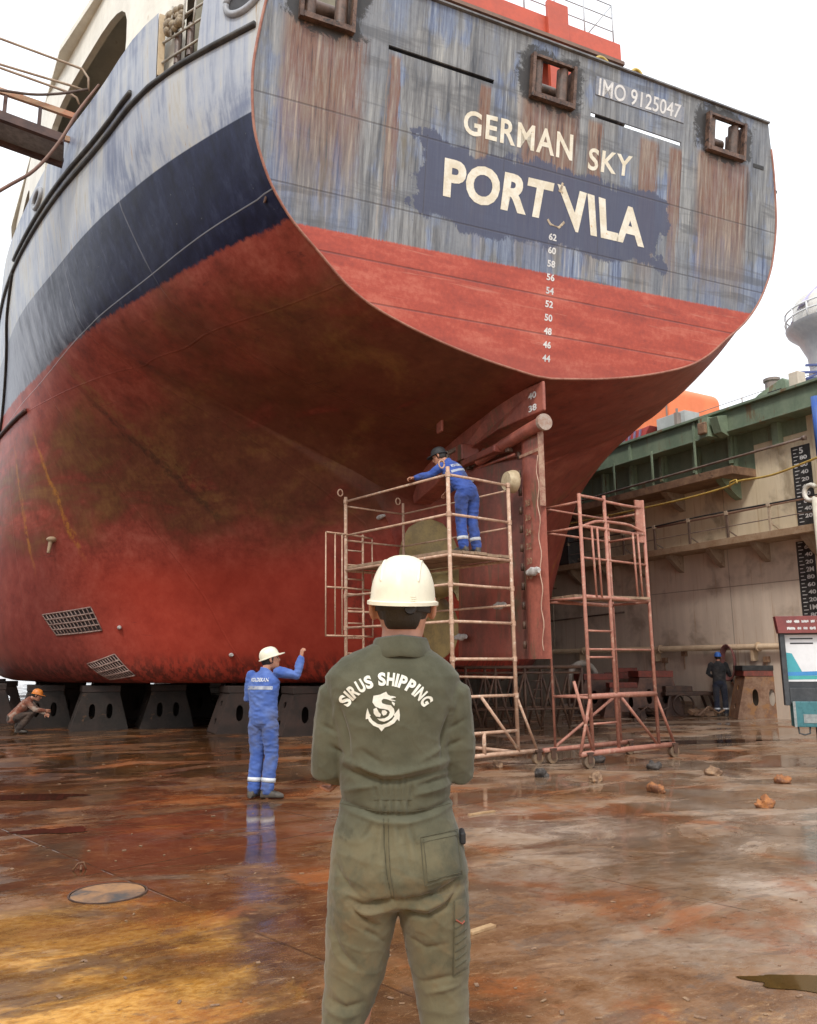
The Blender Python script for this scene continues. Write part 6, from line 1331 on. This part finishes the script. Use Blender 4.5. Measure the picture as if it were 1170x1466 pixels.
# ---- overalls: lofted from the outline the photo shows, then creased
su = MB()
def ring_row(v, ul, ur, dep, y0=0.0, ex=2.3):
    a, b_ = L(ul, v), L(ur, v); cx, rx, z = (a.x+b_.x)/2, (b_.x-a.x)/2, a.z
    return [Vector((cx+rx*math.copysign(abs(math.cos(t))**(2/ex), math.cos(t)), y0+dep*math.copysign(abs(math.sin(t))**(2/ex), math.sin(t)), z)) for t in [2*math.pi*i/36 for i in range(36)]]
rows = [(1294, 505, 632, .085, 0), (1284, 484, 655, .112, -.004), (1268, 471, 668, .128, -.008), (1245, 472, 670, .135, -.010), (1215, 475, 664, .130, -.006), (1185, 480, 655, .120, 0), (1160, 485, 648, .112, .004), (1140, 488, 645, .112, .006), (1110, 487, 644, .117, .004), (1080, 485, 643, .120, 0), (1045, 478, 648, .122, -.004), (1010, 472, 653, .124, -.008), (985, 468, 656, .120, -.010), (968, 466, 658, .108, -.010), (954, 476, 647, .096, -.008), (943, 489, 635, .086, -.006), (933, 508, 620, .078, -.004), (924, 530, 609, .072, -.003), (918, 540, 603, .066, -.002)]
su.loft([ring_row(*r) for r in rows])
for k_, (sh, el, wr) in ARM.items():
    w2 = lerp(el, wr, .30 if k_ == 'L' else .6)
    su.chain([Vector(sh)+Vector((-.03 if k_ == 'R' else .03, 0, .012)), sh, lerp(sh, el, .35), lerp(sh, el, .7), el, lerp(el, w2, .5), w2], [(.056, .066), (.061, .068), (.060, .066), (.058, .063), (.052, .056), .053, .050], n=16, round_caps=True)
def legrow(v, ul, ur, dep, y0): return ring_row(v, ul, ur, dep, y0, 2.1)
lr = [(1262, 472, 572, .118, -.012), (1290, 470, 572, .118, -.010), (1320, 467, 566, .108, -.004), (1360, 466, 558, .098, .004), (1400, 465, 549, .088, .008), (1440, 462, 534, .082, .006), (1466, 460, 525, .080, .002), (1510, 455, 520, .078, -.005), (1560, 450, 512, .074, -.012), (1610, 447, 506, .070, -.02), (1650, 446, 505, .070, -.02)]
rr = [(1262, 566, 670, .118, -.012), (1290, 568, 671, .118, -.010), (1320, 574, 672, .108, -.004), (1360, 582, 672, .098, .004), (1400, 590, 671, .088, .008), (1440, 597, 671, .082, .006), (1466, 602, 672, .080, .002), (1510, 608, 673, .078, -.005), (1560, 613, 675, .074, -.012), (1610, 617, 677, .070, -.02), (1650, 617, 678, .070, -.02)]
su.loft([legrow(*r) for r in lr]); su.loft([legrow(*r) for r in rr])
me = fuse(su, .0048, 4, .5)
# creases: polylines seen from behind (pixels), amplitude (+ ridge, - furrow) in metres, half width in metres
CR_ = [([(497, 1090), (520, 1098), (548, 1108), (575, 1106), (610, 1098), (640, 1092)], .011, .016), ([(492, 1103), (520, 1112), (545, 1118), (570, 1117), (610, 1110), (642, 1104)], -.010, .012),
 ([(517, 1101), (530, 1109), (545, 1112)], -.008, .007), ([(600, 1126), (622, 1120), (643, 1116)], -.008, .008), ([(490, 1135), (515, 1128), (540, 1124)], .006, .010), ([(596, 1137), (622, 1132), (644, 1128)], .008, .009),
 ([(487, 1150), (515, 1158), (540, 1166), (585, 1167), (615, 1161), (646, 1150)], -.009, .008), ([(487, 1160), (520, 1170), (545, 1177), (585, 1178), (620, 1170), (650, 1158)], .005, .008),
 ([(500, 1284), (520, 1293), (540, 1291), (563, 1286)], -.015, .010), ([(498, 1294), (520, 1304), (545, 1302), (566, 1296)], .008, .010), ([(500, 1292), (515, 1307), (540, 1325)], -.009, .008), ([(574, 1285), (600, 1284), (640, 1270), (660, 1257)], -.012, .010), ([(576, 1306), (610, 1309), (640, 1293), (656, 1272)], -.011, .009), ([(578, 1297), (612, 1297), (645, 1282)], .008, .009),
 ([(552, 1175), (553, 1210), (555, 1250), (562, 1284)], -.010, .007), ([(480, 1240), (500, 1268), (522, 1285)], -.006, .010), ([(520, 1328), (535, 1338), (548, 1350)], -.006, .008), ([(472, 1330), (490, 1368), (515, 1392)], -.006, .012), ([(585, 1345), (610, 1358), (640, 1350)], -.005, .010), ([(605, 1412), (630, 1404), (655, 1400)], -.006, .009), ([(612, 1428), (635, 1420), (660, 1416)], .005, .008), ([(470, 1440), (495, 1448), (520, 1442)], -.007, .010), ([(466, 1455), (490, 1462), (515, 1458)], .005, .009),
 ([(484, 1010), (495, 1050), (500, 1085)], -.009, .010), ([(494, 990), (510, 1010)], -.005, .010), ([(645, 1020), (636, 1055), (634, 1085)], -.011, .010), ([(652, 1000), (645, 1030)], .005, .010), ([(484, 1000), (474, 1040), (480, 1075)], .004, .01), ([(470, 1070), (490, 1082)], -.006, .008), ([(460, 1040), (480, 1050)], -.005, .008), ([(640, 1072), (662, 1062)], -.006, .008), ([(645, 1045), (668, 1032)], -.005, .008), ([(520, 1075), (545, 1092)], -.005, .009), ([(600, 1090), (625, 1076), (640, 1070)], .005, .010)]
for i in range(9): CR_.append(([(541+5.5*i, 1146), (539.5+5.7*i, 1166)], .004 if i % 2 else -.005, .0035))
for i in range(7): CR_.append(([(533+9*i, 1180+6*(i % 2)), (520+13.5*i, 1200+14*((i*3) % 4))], -.005, .006)); CR_.append(([(540+8*i, 1144), (536+9*i, 1122-6*(i % 3))], -.0045, .005))
segs = []
for pts, amp, wid in CR_:
    P2 = [np.array([L(u, v, -.10).x, L(u, v, -.10).z]) for u, v in pts]; segs.append((P2, amp, wid))
co = np.array([v.co[:] for v in me.vertices]); no = np.array([v.normal[:] for v in me.vertices]); D = np.zeros(len(co)); XZ = co[:, [0, 2]]
for P2, amp, wid in segs:
    best = np.full(len(co), 9.0); end = np.ones(len(co)); n_ = len(P2)-1
    for i in range(n_):
        a, b_ = P2[i], P2[i+1]; ab = b_-a; t = np.clip(((XZ-a) @ ab)/(ab @ ab), 0, 1); d = np.linalg.norm(XZ-(a+t[:, None]*ab), axis=1); m_ = d < best
        best[m_] = d[m_]; end[m_] = np.sin(np.pi*np.clip((i+t[m_])/n_, .06, .94))**.5
    q_ = best/(wid*.80); D += amp*1.45*np.exp(-np.abs(q_)**1.5)*end*(no[:, 1] < .25)
gz = np.array([noise.noise(Vector((p[0]*7, p[1]*7, p[2]*12)))*.6+noise.noise(Vector((p[0]*18+3, p[1]*18, p[2]*30)))*.4 for p in co])
leg = np.clip((1.15-co[:, 2])/.2, 0, 1); gr = np.array([1-abs(noise.noise(Vector((p[0]*9+2, p[1]*9, p[2]*17+p[0]*8))))*2 for p in co]); gr2 = np.array([1-abs(noise.noise(Vector((p[0]*16-p[2]*9, p[1]*14+7, p[2]*20))))*2 for p in co])
D += gz*(.0028+.0022*leg)+(np.clip(gr, 0, 1)**4*.0022+np.clip(gr2, 0, 1)**5*.0012)*(.7+.35*leg)
co2 = co+no*D[:, None]
for v, p in zip(me.vertices, co2): v.co = p
me.update()
ov = link('coverall', me, OLV, man, True)
_bm = bmesh.new(); _bm.from_mesh(me); OT = BVHTree.FromBMesh(_bm); _bm.free()
def back(u, v, off=.002):
    p = L(u, v, -.6); q = L(u, v, .3); d = (q-p).normalized(); h = OT.ray_cast(p, d)
    return (h[0]+h[1].normalized()*off*(1 if h[1].y < 0 else -1)) if h[0] is not None else None
STI = worn('stitching', (.055, .050, .030), (.085, .078, .045), 60, .9)
def seam(pts, name='seam', r=.0011, k=6, off=.0008):
    P = []
    for i in range(len(pts)-1):
        for j in range(k): t = j/k; P.append((pts[i][0]*(1-t)+pts[i+1][0]*t, pts[i][1]*(1-t)+pts[i+1][1]*t))
    P.append(pts[-1]); Q = [x for x in (back(*p, off) for p in P) if x is not None]
    if len(Q) > 2: mb = MB(); mb.chain(Q, r, n=5); mb.build(name, STI, ov)
def patch(q, name, off=.0035, N=12, M_=12):
    """a piece of cloth sewn on: q = four corner pixels"""
    mb = MB(); vs = []
    for j in range(M_+1):
        for i in range(N+1):
            u, v = i/N, j/M_; p = [(1-u)*(1-v)*q[0][c]+u*(1-v)*q[1][c]+u*v*q[2][c]+(1-u)*v*q[3][c] for c in (0, 1)]
            e = 0.0006 if (i in (0, N) or j in (0, M_)) else off; r = back(p[0], p[1], e); vs.append(r if r is not None else vs[-1])
    mb.add(vs, [(j*(N+1)+i, j*(N+1)+i+1, (j+1)*(N+1)+i+1, (j+1)*(N+1)+i) for j in range(M_) for i in range(N)]); return mb.build(name, OLV, ov, True)
pk = [(602, 1199), (653, 1188), (660, 1252), (608, 1268)]
patch(pk, 'back_pocket'); seam(pk+[pk[0]], k=10, off=.004); seam([(605, 1206), (655, 1195)], k=10, off=.004); seam([(606, 1202), (612, 1262), (657, 1249)], k=10, off=.004)
tk_ = [(650, 1290), (667, 1284), (668, 1385), (648, 1398)]; patch(tk_, 'thigh_pocket', N=8, M_=20); seam([tk_[0], tk_[3], tk_[2]], k=10, off=.004)
for i in range(7): seam([(651, 1318+11*i), (666, 1308+11*i)], r=.0016, off=.004)
mb = MB(); pts = [back(*p, .0045) for p in ((652, 1316), (660, 1322), (663, 1318))]; mb.chain([p for p in pts if p is not None], .0022, n=5); mb.build('thread', worn('red_thread', (.4, .09, .05), (.3, .08, .05)), ov)
seam([(549, 1172), (550, 1210), (553, 1250), (561, 1285)], k=8); seam([(556, 1172), (557, 1210), (559, 1250), (565, 1285)], k=8)
seam([(488, 1150), (515, 1156), (540, 1161), (585, 1162), (615, 1158), (645, 1150)], k=6); seam([(536, 1145), (590, 1145)], k=10)
# collar
mb = MB(); rg = []
for z, k_ in ((-.026, 1.14), (.000, 1.08), (.020, 1.04), (.027, 1.06), (.020, 1.13), (-.006, 1.23), (-.030, 1.30), (-.036, 1.27)):
    rg.append([Vector((nk.x+.073*k_*math.cos(t), .002+.073*k_*math.sin(t)+.012*(k_-1)*3*(-1 if math.sin(t) < 0 else 1), nk.z+.026+z*(1 if math.sin(t) < .3 else .6)-(.035 if math.sin(t) > .6 else 0)-.008*abs(math.cos(t)))) for t in [2*math.pi*i/40 for i in range(40)]])
mb.loft(rg, True, False); mb.build('collar', OLV, ov, True)
# back print: arched company name above a sea-dragon coiled round an anchor
PRINT = worn('white_back_print', (.74, .74, .66), (.62, .62, .54), 30, .8, .1, (.4, .4, .33), bump=.05)
mb = MB(); txt = 'SIRUS SHIPPING'
# arc through (491,1001) .. (551,967) .. (613,1004)
cx_, cy_, rad_ = 552.5, 1042.5, 70.0
wd = {'I': .42, ' ': .55}; tot = sum(wd.get(ch, 1) for ch in txt); ang0, ang1 = R_(-61), R_(61); pos = 0
for ch in txt:
    w_ = wd.get(ch, 1); a = ang0+(ang1-ang0)*(pos+w_/2)/tot; pos += w_
    if ch == ' ': continue
    V, F, _ = text2d(ch, .045); cw = 11.0 if ch != 'I' else 3.8
    pts = []
    for u, w in V:
        lx, ly = (u-.5)*cw, rad_-9.5+w*19
        px, py = cx_+lx*math.cos(a)+ly*math.sin(a), cy_+lx*math.sin(a)-ly*math.cos(a); r = back(px, py, .0022); pts.append(r if r is not None else Vector((0, -.14, 1.4)))
    mb.add(pts, F)
mb.build('back_lettering', PRINT, ov, fix=False)
def em(poly, holes=()):
    bm = bmesh.new(); es = []
    for lp in [poly]+list(holes):
        vv = [bm.verts.new((x, -y, 0)) for x, y in lp]; es += [bm.edges.new((vv[i], vv[(i+1) % len(vv)])) for i in range(len(vv))]
    bmesh.ops.triangle_fill(bm, use_beauty=True, edges=es); bmesh.ops.subdivide_edges(bm, edges=bm.edges[:], cuts=1, use_grid_fill=True); bmesh.ops.triangulate(bm, faces=bm.faces[:]); bm.verts.index_update()
    V = [(v.co.x, -v.co.y) for v in bm.verts]; F = [tuple(v.index for v in f.verts) for f in bm.faces]; bm.free(); return V, F
def zpx(x, y): return 440+x/4.188, 780+y/4.188      # zoom coordinates of the print -> photo pixels
mb = MB()
EM = [  # anchor arms and crown
 [(352, 1045), (353, 1018), (362, 978), (374, 1012), (382, 1022), (376, 1028), (392, 1052), (420, 1072), (447, 1078), (476, 1070), (508, 1050), (524, 1026), (516, 1020), (528, 1008), (550, 980), (556, 1020), (552, 1058), (540, 1044), (522, 1068), (492, 1086), (466, 1094), (446, 1118), (428, 1096), (398, 1084), (372, 1058), (366, 1042)],
 # dragon body: head, neck and S-shaped coil
 [(398, 905), (436, 898), (474, 880), (484, 898), (504, 908), (520, 918), (500, 924), (512, 938), (494, 932), (478, 926), (458, 924), (446, 934), (450, 950), (474, 958), (502, 962), (520, 982), (524, 1006), (510, 1032), (488, 1050), (462, 1060), (436, 1054), (420, 1040), (440, 1042), (464, 1040), (486, 1026), (496, 1004), (486, 990), (462, 984), (434, 980), (408, 968), (392, 944)],
 [(504, 905), (533, 912), (528, 917), (508, 914)], [(500, 924), (530, 934), (524, 938), (500, 931)], [(398, 985), (416, 975), (428, 1000), (442, 1016), (438, 1032), (414, 1028), (400, 1010)], [(448, 992), (466, 990), (480, 1002), (474, 1018), (456, 1024), (446, 1008)], [(507, 938), (526, 950), (522, 966), (508, 952)]]
for poly in EM:
    V, F = em(poly); P = [back(*zpx(*p), .0022) for p in V]
    if all(p is not None for p in P): mb.add(P, F)
mb.build('back_emblem', PRINT, ov, fix=False)
# hair, hat, headband, pouch, boots
mb = MB(); rg = []
for z, k_ in ((-.066, .72), (-.056, .87), (-.038, .97), (-.01, 1.03), (.03, 1.05), (.06, 1.04), (.10, .7)):
    rg.append([HP(.0755*k_*math.cos(t), (.100*k_*math.sin(t)-.008) if math.sin(t) < .2 else .012, z+(.020 if abs(math.cos(t)) > .8 else 0)) for t in [2*math.pi*i/40 for i in range(40)]])
mb.loft(rg); mb.build('hair', HAIR, bo, True)
hx = L(577, 866).x; hz = L(577, 862).z
ho_, HMm, hcc = hat(man, (hx, .012, hz), (.10, 1, .03), (.03, -.06, 1), HATW, 1.0, 'hard_hat', w=.100, l=.138, h=.140)
mb = MB(); rg = []
for z in (-.032, -.028, .004, .008): rg.append([Vector((hx+(.083+(.003 if -.03 < z < .006 else 0))*math.cos(t), .010+(.108+(.003 if -.03 < z < .006 else 0))*math.sin(t), hz+z-.004*math.cos(t))) for t in [2*math.pi*i/40 for i in range(40)]])
mb.loft(rg, True, False); mb.build('headband', plastic('black_strap', (.012, .012, .013), .5), ho_, True)
mb = MB(); mb.lathe((hx+.022, -.104, hz-.026), [(.004, -.012), (.016, -.012), (.019, 0), (.019, .008)], 16, 'y'); mb.build('ratchet_knob', plastic('black_knob', (.014, .014, .016), .4), ho_, 50)
_b = bmesh.new(); _b.from_mesh(ho_.data); HBV = BVHTree.FromBMesh(_b); _b.free(); mb = MB()
for k_ in range(3):
    pts = []
    for i in range(5):
        q_ = L(588+2.3*i+(k_ == 1)*1.0, 836+3.6*k_, -.5); h = HBV.ray_cast(q_, Vector((0, 1, 0)))
        if h[0] is not None: pts.append(h[0])
    if len(pts) > 2: mb.chain(pts, .0016, n=6)
mb.build('moulded_mark', HATW, ho_, True)
p = L(661, 1197, -.02); mb = MB(); mb.box((p.x+.002, p.y, p.z), (.016, .07, .034)); mb.build('belt_pouch', plastic('pouch_black', (.014, .014, .015), .6), man, bevel=.006)
for k_, (hp, kn, an) in LEG.items():
    g = Vector((an[0], an[1], 0)); mb = MB(); rg = []; t_ = Vector((.15 if k_ == 'R' else -.15, 1, 0)).normalized(); s_ = t_.cross(Vector((0, 0, 1)))
    for x_, w_, h_ in ((-.085, .032, .05), (-.068, .046, .11), (-.02, .048, .14), (.05, .048, .11), (.12, .053, .08), (.18, .048, .062), (.212, .028, .042)):
        rg.append([g+t_*x_+s_*w_*math.copysign(abs(math.cos(a))**.7, math.cos(a))+Vector((0, 0, h_*(.5+.5*math.copysign(abs(math.sin(a))**.8, math.sin(a))))) for a in [2*math.pi*i/16 for i in range(16)]])
    mb.loft(rg); mb.chain([g+Vector((0, 0, .06)), g+Vector((0, 0, .20))], [.056, .058], n=14); mb.build('boot', BOOT, man, 50)
